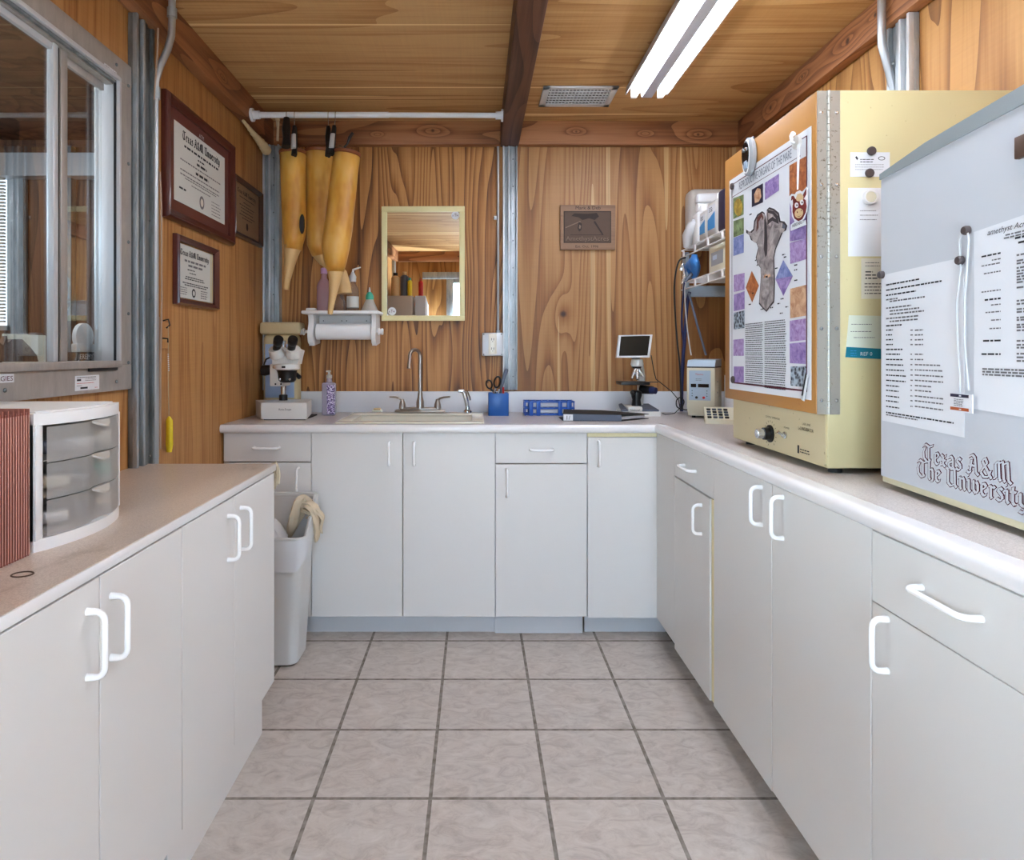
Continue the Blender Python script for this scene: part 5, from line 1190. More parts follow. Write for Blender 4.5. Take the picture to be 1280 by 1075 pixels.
b=MB(); zz=zc(479.5,3.03); b.box(qc(779.5,3.03),qc(816,3.03),3.0,3.12,zz-.010,zz+.006,'black',.003); b.box(qc(816,3.03),qc(829.5,3.03),3.04,3.06,zz+.001,zz+.005,'black',.001); b.build('stage',t)
b=MB(); b.lathe([(.024,0),(.020,.03),(.026,.05),(.026,.068),(.014,.075)],(cxm-.004,3.06,ZT+.046),'black'); b.sphere((cxm-.028,3.03,zc(492,3.03)),.014,'black'); b.build('condenser',t)
b=MB(); b.lathe([(.020,0),(.024,.006),(.024,.012),(.019,.020),(.017,.032)],(cxm-.003,3.06,zc(461,3.05)),'black'); b.build('turret',t)
for dx,dy,L in ((-.030,-.02,.046),(-.004,-.028,.050),(.024,-.02,.034)):
    MB().tube([(cxm-.003+dx*.3,3.055+dy*.3,zc(462,3.05)),(cxm-.003+dx*.7,3.055+dy*.6,zc(462,3.05)-L*.55),(cxm-.003+dx,3.055+dy,zc(462,3.05)-L)],[.010,.009,.006],'steelbright',n=12).build('objective',t)
b=MB(); b.lathe([(.028,0),(.031,.010),(.027,.034),(.018,.036)],(cxm-.003,3.05,zc(461,3.05)+.010),'instr'); b.build('nosepiece_housing',t); b=MB().lathe([(.019,0),(.019,.028),(.024,.03),(.024,.044)],(cxm-.003,3.07,zc(455,3.07)),'slate'); b.build('neck',t)
b=MB(); s0=[(qc(775,2.98),2.98,zc(447.5,2.98)),(qc(817.5,2.98),2.98,zc(447,2.98)),(qc(822,3.0),3.01,zc(417.5,3.0)),(qc(778.5,3.0),3.01,zc(418.5,3.0))]
b.prism(s0,(0,.022,0),'lightgrey'); 
c0=sum((V(p) for p in s0),V())/4; b.prism([c0+(V(p)-c0)*.86+V((0,-.0015,.002)) for p in s0],(0,.002,0),'screen'); o=b.build('screen',t); md=o.modifiers.new('b','BEVEL'); md.width=.003; md.segments=2; md.limit_method='ANGLE'
LCD=t
MB().tube([(cxm+.03,3.11,zc(488,3.1)),(qc(823,3.05),3.07,zc(489,3.06))],[.022,.020],'black',n=16).tube([(qc(820,3.05),3.07,zc(489,3.06)),(qc(825.5,3.05),3.05,zc(489.5,3.06))],[.018,.016],'navy',n=16).build('focus_knob',t)
b=MB(); b.tube([(qc(814,3.09),3.09,zc(444,3.09)),(qc(817,3.10),3.10,zc(462,3.10)),(qc(820,3.12),3.12,zc(474,3.12)),(qc(829,3.15),3.15,zc(481,3.15)),(qc(842,3.15),3.18,zc(490,3.15)),(qc(849,3.18),3.19,zc(500,3.18)),(qc(850,3.18),3.18,ZT+.03),(qc(843,3.16),3.16,ZT+.006),(qc(833,3.1),3.12,ZT+.005),(qc(829,3.08),3.09,ZT+.012)],.0022,'black',n=8)
tagged(b.build('power_cable'),'thin black cable looping from the screen microscope to the corner','cable')

LCD.location.y+=.075
# ================================================================ INCUBATOR
IX,IY0,IY1,IZ0,IZ1=.878,1.60,2.185,.93,1.878
t=thing('incubator','large cream metal incubator cabinet with a tan hinged door on the right worktop','incubator',(1.12,1.89,ZT))
MB().box(IX,1.352,IY0,IY1,IZ0,IZ1,'inc',.005).build('body',t)
b=MB()
for x in (.92,1.32):
    for y in (1.64,2.14): MB().cyl((x,y,ZT),(x,y,IZ0+.002),.016,'blackmatte',n=14).build('foot',t)
# control panel under the door
x=IX-.0015; b=MB(); b.box(x,IX+.001,IY0+.006,IY1-.006,IZ0+.006,1.062,'incfront'); 
sh=Sheet(b,(x,IY1,1.062),(0,-1,0),(0,0,-1),.0006)
W_=IY1-IY0
def sy(px,py,X): 
    p=aX(px,py,X); return (IY1-p.y, 1.062-p.z)
for (txt,px,py,px2,py2,s_) in (('CONTROL TEMPERATURE',957,519,975,523,.008),('LAB-LINE',1003,528,1013,530,.009),('L-C INCUBATOR',998,532.5,1017,536.5,.013),('POWER',980,533,987,535,.007)):
    u0,v0=sy(px,py,x); u1,_=sy(px2,py2,x); sh.text(txt,u0,v0+s_*.7,s_,'ink',width=max(.01,u1-u0))
u0,v0=sy(997,557,x); sh.rect(u0,v0-.002,.010,.022,'ink'); sh.bars(u0+.014,v0+.006,.05,2,.007,.003,'ink',.2)
for ang in range(20,340,20):
    a=math.radians(ang+90); u0,v0=sy(963,542,x); ca,sa=math.cos(a),math.sin(a)
    sh.shape([(u0+.034*ca-.001*sa,v0+.034*sa+.001*ca),(u0+.040*ca-.001*sa,v0+.040*sa+.001*ca),(u0+.040*ca+.001*sa,v0+.040*sa-.001*ca),(u0+.034*ca+.001*sa,v0+.034*sa-.001*ca)],'ink')
b.build('control_panel',t)
p=aX(963,542,x); b=MB(); b.lathe([(.026,0),(.026,.004),(.019,.006),(.018,.022)],(x,p.y,p.z),'black',(-1,0,0),24); b.lathe([(.0145,.022),(.0145,.040),(.012,.042),(0,.042)],(x,p.y,p.z),'steelbright',(-1,0,0),24); b.build('temperature_knob',t)
p=aX(982,544,x); b=MB(); b.lathe([(.010,0),(.010,.004),(.006,.005),(.006,.010),(0,.010)],(x,p.y,p.z),'steelbright',(-1,0,0),14); b.tube([(x-.008,p.y,p.z),(x-.022,p.y,p.z+.010)],[.003,.0045],'steelbright',n=8); b.build('toggle_switch',t)
p=aX(948,538,x); MB().sphere((x-.001,p.y,p.z),.005,'black',(.5,1,1),10).build('indicator',t)
# door
DXx=.850; dz0,dz1=1.066,1.874
b=MB(); b.box(DXx,IX-.003,IY0+.001,2.187,dz0,dz1,'incdoor',.004); d=b.build('door',t)
MB().box(IX-.003,IX-.0005,IY0+.03,2.16,dz0+.02,dz1-.02,'black').build('seal',t)
b=MB(); yh=IY0-.0005
b.box(DXx+.002,IX-.002,yh-.002,yh,dz0,dz1,'hinge'); b.box(IX+.004,IX+.031,yh-.002,yh,dz0,dz1,'hinge')
for k in range(48):
    za=dz0+(dz1-dz0)*k/48; b.cyl((IX+.001,yh-.004,za+.0007),(IX+.001,yh-.004,za+(dz1-dz0)/48-.0007),.0048,'hinge',n=8)
for k in range(5):
    z=dz0+.035+(dz1-dz0-.09)*k/4
    for xx in (DXx+.012,IX+.022): b.lathe([(.0048,0),(.004,.002),(0,.003)],(xx,yh-.002,z),'steelbright',(0,-1,0),10)
b.build('piano_hinge',t)
# ---------------- poster on the door
px_=DXx-.0012; P0=(2.143,1.795); P1=(1.621,1.100)
b=MB(); b.box(px_,DXx-.0002,P1[0],P0[0],P1[1],P0[1],'paper'); w=P0[0]-P1[0]; h=P0[1]-P1[1]
sh=Sheet(b,(px_,P0[0],P0[1]),(0,-1,0),(0,0,-1),.0007)
def U(a,b_): return a*w,b_*h
m_=.035
for (a0,b0,a1,b1) in ((.04,.025,.965,.029),(.04,.965,.965,.972),(.04,.025,.046,.97),(.955,.025,.965,.972)): sh.rect(a0*w,b0*h,(a1-a0)*w,(b1-b0)*h,'maroon')
sh.rect(.04*w,.085*h,.86*w,.0025*h,'maroon')
sh.text('REPRODUCTIVE ORGANS OF THE MARE',.15*w,.072*h,.034,'slate',width=.66*w)
def pic(a0,b0,a1,b1,m,l=None): sh.rect(a0*w,b0*h,(a1-a0)*w,(b1-b0)*h,m,l)

def pp(px,py): 
    a=aX(px,py,px_); return (P0[0]-a.y, P0[1]-a.z)
def pshape(pts,m,l=None): sh.shape([pp(*q) for q in pts],m,l)
for q4,m in ((((916.7,248),(929.8,243),(929.8,268),(916.7,274)),'tgreen'),(((917,276.4),(930,272),(930,292),(917,297)),'tgreen'),(((917,297.5),(930,292.6),(930,315.7),(917,320)),'tblue'),(((917.5,344),(931,341),(931,362),(917.5,365)),'tpurple2'),(((917.5,368.5),(931,364),(931,386),(917.5,389)),'tpurple'),(((917.5,391),(931,388),(931,410),(917.5,412)),'tbw'),(((917,424.6),(930,423.4),(930,444.7),(917,444.7)),'tpurple2'),(((917.5,458),(930,458),(930,478),(917.5,478)),'tpurple')): pshape(q4,m)
pshape([(923.3+5.3*math.cos(a),259+11*math.sin(a)) for a in [k*PI/9 for k in range(18)]],'tyellow',.0011)
# upper pair, right column and diamonds traced at their places on the print
pshape([(940,237),(954,229),(954,253),(940,259)],'darklabel'); pshape([(943,243),(947,235),(951,236),(952,246),(949,252),(944,254)],'tpeach',.0011)
pshape([(956.5,228.5),(974,217),(974,238),(956.5,250)],'tpurple')
pshape([(987,207),(1008,195),(1008,248),(987,250)],'torange'); pshape([(987.5,250),(1008,248),(1008,298),(987.5,302)],'tpurple'); pshape([(987.5,303.5),(1008,298),(1008,324),(988,330)],'tpurple2')
pshape([(988,361),(1008,356),(1008,394.5),(988,398)],'tpeach'); pshape([(987.5,401),(1007.5,398),(1007.5,425),(987.5,427)],'tpurple2'); pshape([(987.5,429.5),(1007.5,427.5),(1007.5,455),(987.5,454)],'tpurple'); pshape([(988.5,458),(1008,458),(1008,484),(988.5,482)],'tbw')
pshape([(940,338.5),(949,357),(940.5,378),(932.5,359.5)],'torange'); pshape([(979.5,325),(991.5,345),(979.5,370),(969.5,349)],'tpurple'); pshape([(979.5,325),(991.5,345),(969.5,349)],'tblue',.0011)
# central organ illustration
org=[(953,264),(956,266),(957.5,272),(959,262),(962,259),(968,261),(974,266),(976,276),(981,277),(984.5,282),(983,288),(979,290),(975,300),(970,312),(968,322),(968.5,335),(969,352),(968.5,370),(968,378),(963,384),(958.5,390),(954,386),(949,380),(950,365),(951.5,345),(951,335),(947,330),(945,322),(948,310),(946,304),(939,300),(937,294),(933,291),(933,287),(938,290),(942,286),(943,276),(947,268)]
cxo=sum(p[0] for p in org)/len(org); cyo=325
pshape(org,'organ_dark',.0008)
def shrink(k,kx=None): return [((x-cxo)*(kx or k)+cxo,(y-cyo)*k+cyo) for x,y in org]
pshape(shrink(.965,.91),'organ',.0012)
pshape([(956,275),(957.5,272),(959,280),(960,300),(959.5,318),(957.5,322),(955.5,312),(956,295)],'organ_dark',.0016); pshape([(956,344),(958,342),(960,344),(963,342),(964,345),(961,347),(958,346.5),(955,348)],'tpeach',.0016); pshape([(957.5,345),(960.5,344.5),(960.5,347),(957.5,347)],'black',.0019)
pshape([(960,262),(968,264),(973,270),(974,280),(966,276),(960,281)],'organ_dark',.0015); pshape([(961,266),(967,268),(971,274),(966,271),(961,275)],'organ',.0018); pshape([(947,272),(953,266),(955,272),(950,282),(946,290)],'cherry_mat',.0015); pshape([(949,277),(953,271),(953,277),(949,286)],'organ',.0018)
pshape([(979,279),(983,282),(982,286),(978,285)],'slate',.0016)
for (px,py) in ((940,366),(951,386),(972,379),(976,373),(975,391),(978,318),(980,321),(982,383),(1013-20,331),(993,337),(993,350),(944,325),(946,331),(937,268),(946,252),(936,380),(963,384),(969,335)):
    u,v=pp(px,py); sh.bars(u,v,.022,1,.004,.0035,'ink',.3)
# caption text columns
u0,v0=pp(932,405); u1,v1=pp(954,403); sh.bars(u0,v0,u1-u0,30,.0064,.0026,'ink',.05); u0,v0=pp(956,402); u1,_=pp(983,399); sh.bars(u0,v0,u1-u0,31,.0064,.0026,'ink',.05)
pg=tagged(b.build('poster',fixn=False),'anatomical poster headed REPRODUCTIVE ORGANS OF THE MARE on the tan door','poster')
# magnets at the poster corners, clear hook magnet with hanging tag
mg='round brown magnets'
def magx(px,py,X,r,label,m='magnet',h=.006,nrm=(-1,0,0),Yp=None):
    p=aX(px,py,X) if Yp is None else aY(px,py,Yp)
    b=MB(); b.lathe([(r,0),(r,h*.7),(r*.85,h),(0,h)],p,m,nrm,22); return tagged(b.build('magnet'),label,'magnet',None)
magx(916,233,px_-.001,.011,'dark round magnet at the top far corner of the anatomical poster')
magx(917,474.5,px_-.001,.012,'dark round magnet at the bottom far corner of the anatomical poster')
p=aX(1005,470,px_-.001); q2=aX(1013,468,px_); b=MB(); a0=aX(1008.5,469,px_-.004); a1=aX(1003.5,500,px_-.004)
b.tube([a0,a1],[.009,.009],'lightgrey',n=8,flat=(.35,1)); b.tube([a0+V((-.004,-.004,.004)),a1+V((-.004,-.004,.012))],.002,'black',n=6)
tagged(b.build('metal_clip'),'slim silver clip holding the bottom near corner of the poster','clip')
p=aX(998,178,px_-.001); t2=thing('hook_magnet','clear round hook magnet at the top of the poster with a white loop','magnet',tuple(p))
MB().lathe([(.018,0),(.018,.008),(.010,.011),(0,.011)],p,'frost',(-1,0,0),20).build('disc',t2); MB().tube([p+V((-.010,0,-.002)),p+V((-.018,0,.002)),p+V((-.019,0,.016)),p+V((-.012,.002,.024))],[.004,.004,.005,.007],'white',n=10).build('hook',t2)
# cow tag
cp=aX(998,259,px_-.010); t2=thing('cow_tag','red cow-head cardboard tag hanging on a white string over the poster','tag',tuple(aX(998,300,px_-.010)))
b=MB(); tp=aX(998,180,px_-.018); q2=aX(997,237,px_-.012); b.tube([tp+V((0,.004,0)),q2+V((0,.001,0))],.0016,'white',n=6); b.tube([tp+V((0,-.006,0)),q2+V((0,-.001,0))],.0016,'white',n=6); b.build('string',t2)
def cshape(pts,m,X,b,th=.0016): b.prism([aX(px,py,X) for px,py in pts],(-th,0,0),m)
X0=px_-.006
b=MB(); cshape([(988,253),(987,246),(990,242.5),(994,243),(996,240),(1000,238),(1003,240),(1006,237),(1009,233.5),(1009.5,245),(1010,254),(1009,264),(1006,272),(1004,277),(1007,275),(1008,281),(989,288.5),(989,281),(994,277),(990.5,270),(990,260)],'paper',X0,b); b.build('card',t2)
b=MB(); cshape([(991,257),(993,250),(997,247),(1003,247),(1007,250),(1008.5,258),(1007,266),(1003,274),(998,276.5),(993,273),(990.8,265)],'cowred',X0-.0016,b,.0005); cshape([(989,251),(989.5,245.5),(992,244.5),(994.5,249),(994,253),(991.5,255),(991,249)],'cowred',X0-.0016,b,.0005); cshape([(1003,245),(1008,235.5),(1008,243),(1005,248)],'cowred',X0-.0016,b,.0005)
cshape([(995,248),(997,242.5),(1001,241.5),(1004.5,245),(1004,250),(1000,252),(996,251)],'tan',X0-.0021,b,.0004)
for ex,ey in ((995.7,256.5),(1002.3,253)):
    cshape([(ex+2.3*math.cos(a),ey+3.4*math.sin(a)) for a in [k*PI/7 for k in range(14)]],'paper',X0-.0025,b,.0004); cshape([(ex+.5+.9*math.cos(a),ey+1.2*math.sin(a)) for a in [k*PI/5 for k in range(10)]],'black',X0-.0029,b,.0003)
cshape([(998.7+5.3*math.cos(a)+.4*math.sin(a),266.5+6*math.sin(a)-1.4*math.cos(a)) for a in [k*PI/9 for k in range(18)]],'tan',X0-.0025,b,.0004)
cshape([(996,264.5),(997,264),(997.3,266),(996.3,266.4)],'cowred',X0-.0029,b,.0003); cshape([(1001,263),(1002,261.5),(1002,263.6),(1001.2,264.4)],'cowred',X0-.0029,b,.0003); cshape([(995.5,269.5),(999,270.5),(1002,268.5),(999,271.2)],'cowred',X0-.0029,b,.0003); b.build('cow_face',t2)
b=MB(); a0=aX(990.5,284.5,X0-.0022); a1=aX(1007,277.5,X0-.0022); sh=Sheet(b,(a0.x,a0.y,a0.z),(a1-a0),V((0,0,-1))+0*(a1-a0),.0005)
sh.D=(V((0,0,-1))-sh.U*V((0,0,-1)).dot(sh.U)).normalized(); sh.text('HERDABILITY',0,.0,.012,'ink',width=(a1-a0).length); b.build('lettering',t2)
# timer hanging over the door corner
c=aX(936,196,DXx-.012); t2=thing('clip_timer','small silver and black oval timer clipped on top of the tan door','timer',(c.x,c.y,c.z-.06))
b=MB(); b.lathe([(.030,0),(.033,.004),(.033,.014),(.026,.019),(0,.020)],(0,0,0),'grey',(-1,0,0),26); b.xf(Matrix.Translation(c+V((.010,0,0)))@Matrix.Diagonal((1,1.15,1.75,1))); b.build('case',t2)
b=MB(); b.lathe([(.021,.0),(.021,.003),(0,.003)],(0,0,0),'screen',(-1,0,0),22); b.xf(Matrix.Translation(c+V((-.0095,0,.008)))@Matrix.Diagonal((1,1.1,1.7,1))); b.lathe([(.006,0),(.006,.004),(0,.004)],(c.x-.0125,c.y-.010,c.z+.020),'steelbright',(-1,0,0),12); b.lathe([(.006,0),(.006,.004),(0,.004)],(c.x-.0125,c.y+.010,c.z+.022),'steelbright',(-1,0,0),12); b.build('display',t2)
b=MB(); b.tube([c+V((-.008,.025*math.cos(a),.05*math.sin(a))) for a in [k*PI/10 for k in range(21)]],.0022,'white',n=8); b.box(c.x-.013,c.x-.009,c.y-.014,c.y+.008,c.z-.038,c.z-.014,'panelblue',.001); b.build('loop',t2)
MB().tube([c+V((.004,.02,.04)),c+V((.006,.02,.062)),c+V((.020,.02,.066)),c+V((.024,.02,.050))],.006,'slate',n=8,flat=(1,.6)).build('clip',t2)
# papers on the incubator's near side
ys=IY0-.0003
def paperY(name,label,x0,y0,x1,y1,m='paper',cut=None,yy=None,th=.0008):
    a=aY(x0,y0,IY0); c=aY(x1,y1,IY0); b=MB(); b.box(a.x,c.x,IY0-th-.0002,IY0-.0002,c.z,a.z,m); sh=Sheet(b,(a.x,IY0-th-.0002,a.z),(1,0,0),(0,0,-1),.0004); return b,sh,c.x-a.x,a.z-c.z
b,sh,w,h=paperY('','',1062.5,190.5,1112,221)
sh.bars(w*.25,h*.28,w*.35,2,.006,.002,'ink',.1); sh.bars(w*.12,h*.5,w*.75,3,.006,.0012,'inkgrey',.2); sh.shape([(w*.12,h*.2),(w*.16,h*.16),(w*.2,h*.26),(w*.17,h*.33)],'ink')
for k in range(16):
    a0,a1=k*PI/8,(k+1)*PI/8; sh.shape([(w*.79+.009*math.cos(a0),h*.25+.005*math.sin(a0)),(w*.79+.009*math.cos(a1),h*.25+.005*math.sin(a1)),(w*.79+.007*math.cos(a1),h*.25+.0036*math.sin(a1)),(w*.79+.007*math.cos(a0),h*.25+.0036*math.sin(a0))],'ink')
tagged(b.build('business_card',fixn=False),'white printed card under two magnets high on the incubator side','card')
magx(1089,189,0,.011,'upper of the two brown magnets on the white card',Yp=IY0-.001,nrm=(0,-1,0)); magx(1086.5,216.5,0,.011,'lower of the two brown magnets on the white card',Yp=IY0-.001,nrm=(0,-1,0))
b,sh,w,h=paperY('','',1060,235,1112,320.5); sh.bars(w*.28,h*.33,w*.45,3,.011,.0016,'inkgrey',.15)
tagged(b.build('note_sheet',fixn=False),'blank-looking white sheet held by a round clear magnet on the incubator','paper')
p=aY(1086.5,247,IY0-.0012); t2=thing('round_magnet','round white-rimmed magnet holding the blank white sheet','magnet',tuple(p))
MB().lathe([(.018,0),(.018,.007),(.0165,.010),(.014,.010),(.013,.007)],p,'white',(0,-1,0),24).build('rim',t2); MB().lathe([(.013,.007),(.013,.0085),(0,.009)],p,'instrcream',(0,-1,0),20).build('centre',t2)
b,sh,w,h=paperY('','',1076.5,323,1108,373.5,'paper2'); sh.bars(w*.15,h*.1,w*.6,2,.008,.002,'inkgrey',.2); sh.bars(w*.15,h*.32,w*.6,3,.008,.003,'ink',.5); sh.bars(w*.12,h*.62,w*.8,4,.008,.0022,'ink',.1)
tagged(b.build('prescription_slip',fixn=False),'small printed slip half behind the refrigerator, below the blank sheet','paper')
a=[aY(1061,394,IY0-.0004),aY(1103,395,IY0-.0004),aY(1103,449,IY0-.0004),aY(1056.5,446.5,IY0-.0004)]; b=MB().prism(a,(0,-.0008,0),'note')
p=[aY(1058,433.5,IY0-.0018),aY(1103,436,IY0-.0018),aY(1103,449,IY0-.0018),aY(1056.5,446.5,IY0-.0018)]; b.poly(p,'tealstrip')
sh=Sheet(b,aY(1061,394,IY0-.0013),(1,0,0),(0,0,-1),.0005); 
for k,(u,v) in enumerate(((.006,.022),(.004,.04),(.012,.055))): sh.bars(u,v,.055,1,.01,.0016,'inkgrey',.1)
sh2=Sheet(b,aY(1062,436,IY0-.0019),(1,0,.0),(0,0,-1),.0006); sh2.text('REF 0',.026,.017,.013,'paper'); sh2.bars(.002,.004,.016,3,.006,.002,'bluelabel',.1)
tagged(b.build('sticky_note',fixn=False),'pale handwritten note with a teal printed strip low on the incubator side','note')

# ================================================================ REFRIGERATOR
ang=-math.radians(3.5); fc=V((.923,1.458,ZT))
t=thing('refrigerator','small white refrigerator turned door-outwards on the right worktop at the picture edge','refrigerator',tuple(fc))
# local frame: +x away from the door, -y towards the viewer, origin at far bottom door corner
RF=Matrix.Rotation(ang,4,'Z')  # applied to the empty
t.rotation_euler=(0,0,-ang*-1 if False else ang)
L=.54; Dp=.40; zb_,zt_=.018,.705
def loc(mb,name,par=t,**k):
    par_o=V(par['_o']); mb.v=[p+par_o for p in mb.v]; return mb.build(name,par,**k)
loc(MB().box(.045,Dp,-L,-.002,zb_,zt_-.006,'fridge',.006),'cabinet')
b=MB()
def crown(u): return .033*min(u,.43)
NU=28
pr=[(.045,lambda u:zb_+.008),(.0,lambda u:zb_+.008),(0,lambda u:zt_-.004+crown(u)),(.045,lambda u:zt_-.004+crown(u))]
vs=[V((x,-L*i/(NU-1),f(L*i/(NU-1)))) for i in range(NU) for x,f in pr]
fs=[[i*4+k,i*4+(k+1)%4,(i+1)*4+(k+1)%4,(i+1)*4+k] for i in range(NU-1) for k in range(4)]+[[0,1,2,3],[(NU-1)*4+k for k in range(4)]]
b.add(vs,fs,'fridge'); d=loc(b,'door')
b=MB()
def band(u): return .016+.014*min(1,u/.16)+.016*max(0,min(u,.43)-.16)
pr=[(-.003,lambda u:zt_-.006+crown(u)),(-.003,lambda u:zt_-.006+crown(u)+band(u)-.003),(.002,lambda u:zt_-.006+crown(u)+band(u)),(.050,lambda u:zt_-.006+crown(u)+band(u)),(.050,lambda u:zt_-.006+crown(u))]
n_=len(pr); vs=[V((x,.002-(L+.004)*i/(NU-1),f(L*i/(NU-1)))) for i in range(NU) for x,f in pr]
fs=[[i*n_+k,i*n_+(k+1)%n_,(i+1)*n_+(k+1)%n_,(i+1)*n_+k] for i in range(NU-1) for k in range(n_)]+[list(range(n_)),[(NU-1)*n_+k for k in range(n_)]]
b.add(vs,fs,'fridgetrim'); loc(b,'top_trim')
b=MB(); b.box(.002,.05,-L,0,zb_-.006,zb_+.010,'fridgecream',.003); loc(b,'bottom_gasket')
b=MB().box(-.012,.001,-.40,-.30,zt_-.10,zt_-.06,'brownhorse',.004); 
for y in (-.04,-L+.04):
    for x in (.06,Dp-.04): loc(MB().cyl((x,y,0),(x,y,zb_+.003),.015,'black',n=14),'foot')
# coordinates on the door face from photo pixels
Rm=Matrix.Translation(fc)@Matrix.Rotation(ang,4,'Z'); Ri=Rm.inverted()
def onf(px,py,off=0.0):
    d=V(((px-595)/F_,1,-(py-441)/F_)); o=V((0,0,H)); n=(Rm.to_3x3()@V((-1,0,0))); p0=fc+n*off
    tt=(p0-o).dot(n)/d.dot(n); q=Ri@(o+d*tt); return (-q.y,zt_-q.z)       # u to the right, v down from the top
fr=thing('x','','x',(0,0,0)); D.objects.remove(fr)
def fsheet(): 
    b=MB(); return b,Sheet(b,(0,0,zt_),(0,-1,0),(0,0,-1),.0006)
def fbuild(b,name,label,cat,group=None,off=0.0):
    b.v=[Rm@(p+V((-off,0,0))) for p in b.v]; return tagged(b.build(name,fixn=False),label,cat,group)
b,sh=fsheet(); u0,v0=onf(1154,576); u1,_=onf(1268,590); blackletter(sh,'Texas A&M',u0,v0,.037,'maroon','fridge',nib=.10,width=u1-u0-.002)
o=fbuild(b,'x','','')
o.data.transform(Ri@Matrix.Translation(V(o['_o']))); o.location=(0,0,0); o.parent=t; o.name='upper_lettering'; del o['label']; del o['category']; o['_o']=t['_o']
b,sh=fsheet(); u2,v2=onf(1147,594.5); blackletter(sh,'The University',u2,v2,.036,'maroon','fridge',nib=.12,width=(onf(1286,640)[0])-u2)
o=fbuild(b,'x','',''); 
o.data.transform(Ri@Matrix.Translation(V(o['_o']))); o.location=(0,0,0); o.parent=t; o.name='lower_lettering'; del o['label']; del o['category']; o['_o']=t['_o']
# sheets
def fpaper(c4,lines,label,m='paper'):
    b,sh=fsheet(); P4=[onf(*c) for c in c4]
    b.prism([V((0,-u,zt_-v)) for u,v in P4],(-.0008,0,0),m); sh.l=.0016; lines(sh,P4); return fbuild(b,'printed_sheet',label,'paper')
def L1(sh,P4):
    def ln(px,py,px2,th=.0032,m='ink',rag=0,n=1,dy=.01):
        u,v=onf(px,py); u2,_=onf(px2,py); sh.bars(u,v,u2-u,n,dy,th,m,rag)
    for y,a,c,m in ((355.5,1108.5,1150,'ink'),(362,1108.5,1178,'ink'),(368.5,1108.5,1146,'ink'),(374,1108.5,1123,'inkgrey'),(376,1113,1157,'inkgrey'),(384.5,1108.5,1140,'inkgrey'),(388,1113,1150,'inkgrey'),(392,1113,1156,'inkgrey'),(397.5,1108.5,1150,'inkgrey'),(401,1113,1148,'inkgrey'),(406.5,1108.5,1128,'ink')): ln(1108.5 if a<1110 else a,y,c,m=m)
    for k,y in enumerate([412,418,424,430,436,442,448.5,455,461.5,468,474.5,481,487,494,500,507]):
        if k==4: ln(1108.5,y,1129,m='ink'); continue
        ln(1108.5,y,[1117,1116,1117,1117,1,1126,1130,1130,1131,1134,1133,1125,1124,1125,1124,1125][k],.0028,'ink'); ln(1139,y,1142,.0026,'inkgrey'); ln(1144.5,y,1155 if k<7 else (1177 if k<8 else 1180 if k not in (11,12) else 1165),.0028,'inkgrey')
    ln(1108.5,514.5,1193,.003,'ink',n=1); ln(1108.5,517.5,1148,.0028,'inkgrey')
fpaper([(1103,344),(1205,321.5),(1206,547),(1103,525.5)],L1,'printed sheet held by two magnets on the left of the refrigerator door')
def L2(sh,P4):
    def ln(px,py,px2,th=.0032,m='ink',rag=0): 
        u,v=onf(px,py); u2,_=onf(px2,py); sh.bars(u,v,u2-u,1,.01,th,m,rag)
    u0,v0=onf(1235,294.5); u1,_=onf(1290,280); sh.text('amethyst Acres',u0,v0,.014,'ink',width=u1-u0,slant=.3)
    ln(1258,293,1296,.0028,'inkgrey'); ln(1256,297,1296,.0028,'inkgrey'); ln(1270,296.5,1296,.0036,'ink'); ln(1274,302,1296,.0036,'ink')
    for y,a,c,th in ((320,1228,1252,.004),(324.5,1241,1252,.003),(332,1228,1252,.003),(341.5,1231,1252,.003),(364.5,1228,1252,.003),(374,1232,1252,.0042),(380.5,1240,1252,.003),(390,1233,1252,.003),(399.5,1240,1252,.003),(410,1238,1252,.003),(425,1230,1252,.0042),(441.5,1228,1252,.0042)): ln(a,y,c,th*.75,'ink' if th>.0035 else 'inkgrey')
    for y in (318,325,328.5,334,338,341.5,345,348.5,352,358.5,375,379,385.5,389,396,399,405,408,412,425,430,433.5,441,445.5,450): ln(1272,y,1297,.003,'inkgrey')
    for y in (460,463.5,467): ln(1229,y,1297,.003,'inkgrey')
fpaper([(1218,290),(1300,262),(1300,525),(1218,511)],L2,'printed farm letterhead sheet at the right of the refrigerator door')
def fmag(px,py,r,label):
    u,v=onf(px,py); b=MB(); b.lathe([(r,0),(r,.006),(r*.82,.009),(0,.009)],(-.0018,-u,zt_-v),'magnet',(-1,0,0),22); return fbuild(b,'magnet',label,'magnet')
fmag(1104.5,343.5,.0085,'brown magnet at the far top corner of the left printed sheet'); fmag(1203.5,325.5,.0085,'brown magnet overlapping the white cord at the near top corner of the left sheet'); fmag(1211.5,288,.0085,'uppermost brown magnet on the refrigerator, holding the white cord loop')
b=MB(); pts=[(1206,291),(1203,300),(1205,335),(1200,375),(1201,430),(1204,470),(1204.5,495)]; b.tube([V((-.006,-onf(*p)[0],zt_-onf(*p)[1])) for p in pts],.0017,'lightgrey',n=8); pts=[(1214,291),(1215,300),(1213,335),(1210,375),(1210,430),(1213,465),(1215,488)]; b.tube([V((-.006,-onf(*p)[0],zt_-onf(*p)[1])) for p in pts],.0017,'lightgrey',n=8)
fbuild(b,'cord_loop','thin white cord loop hanging from the top magnet on the refrigerator door','cord')
b,sh=fsheet(); u0,v0=onf(1195,491); u1,v1=onf(1223,517); w=u1-u0; h=v1-v0; b.box(-.003,0,-u1,-u0,zt_-v1,zt_-v0,'paper'); sh.l=.0036
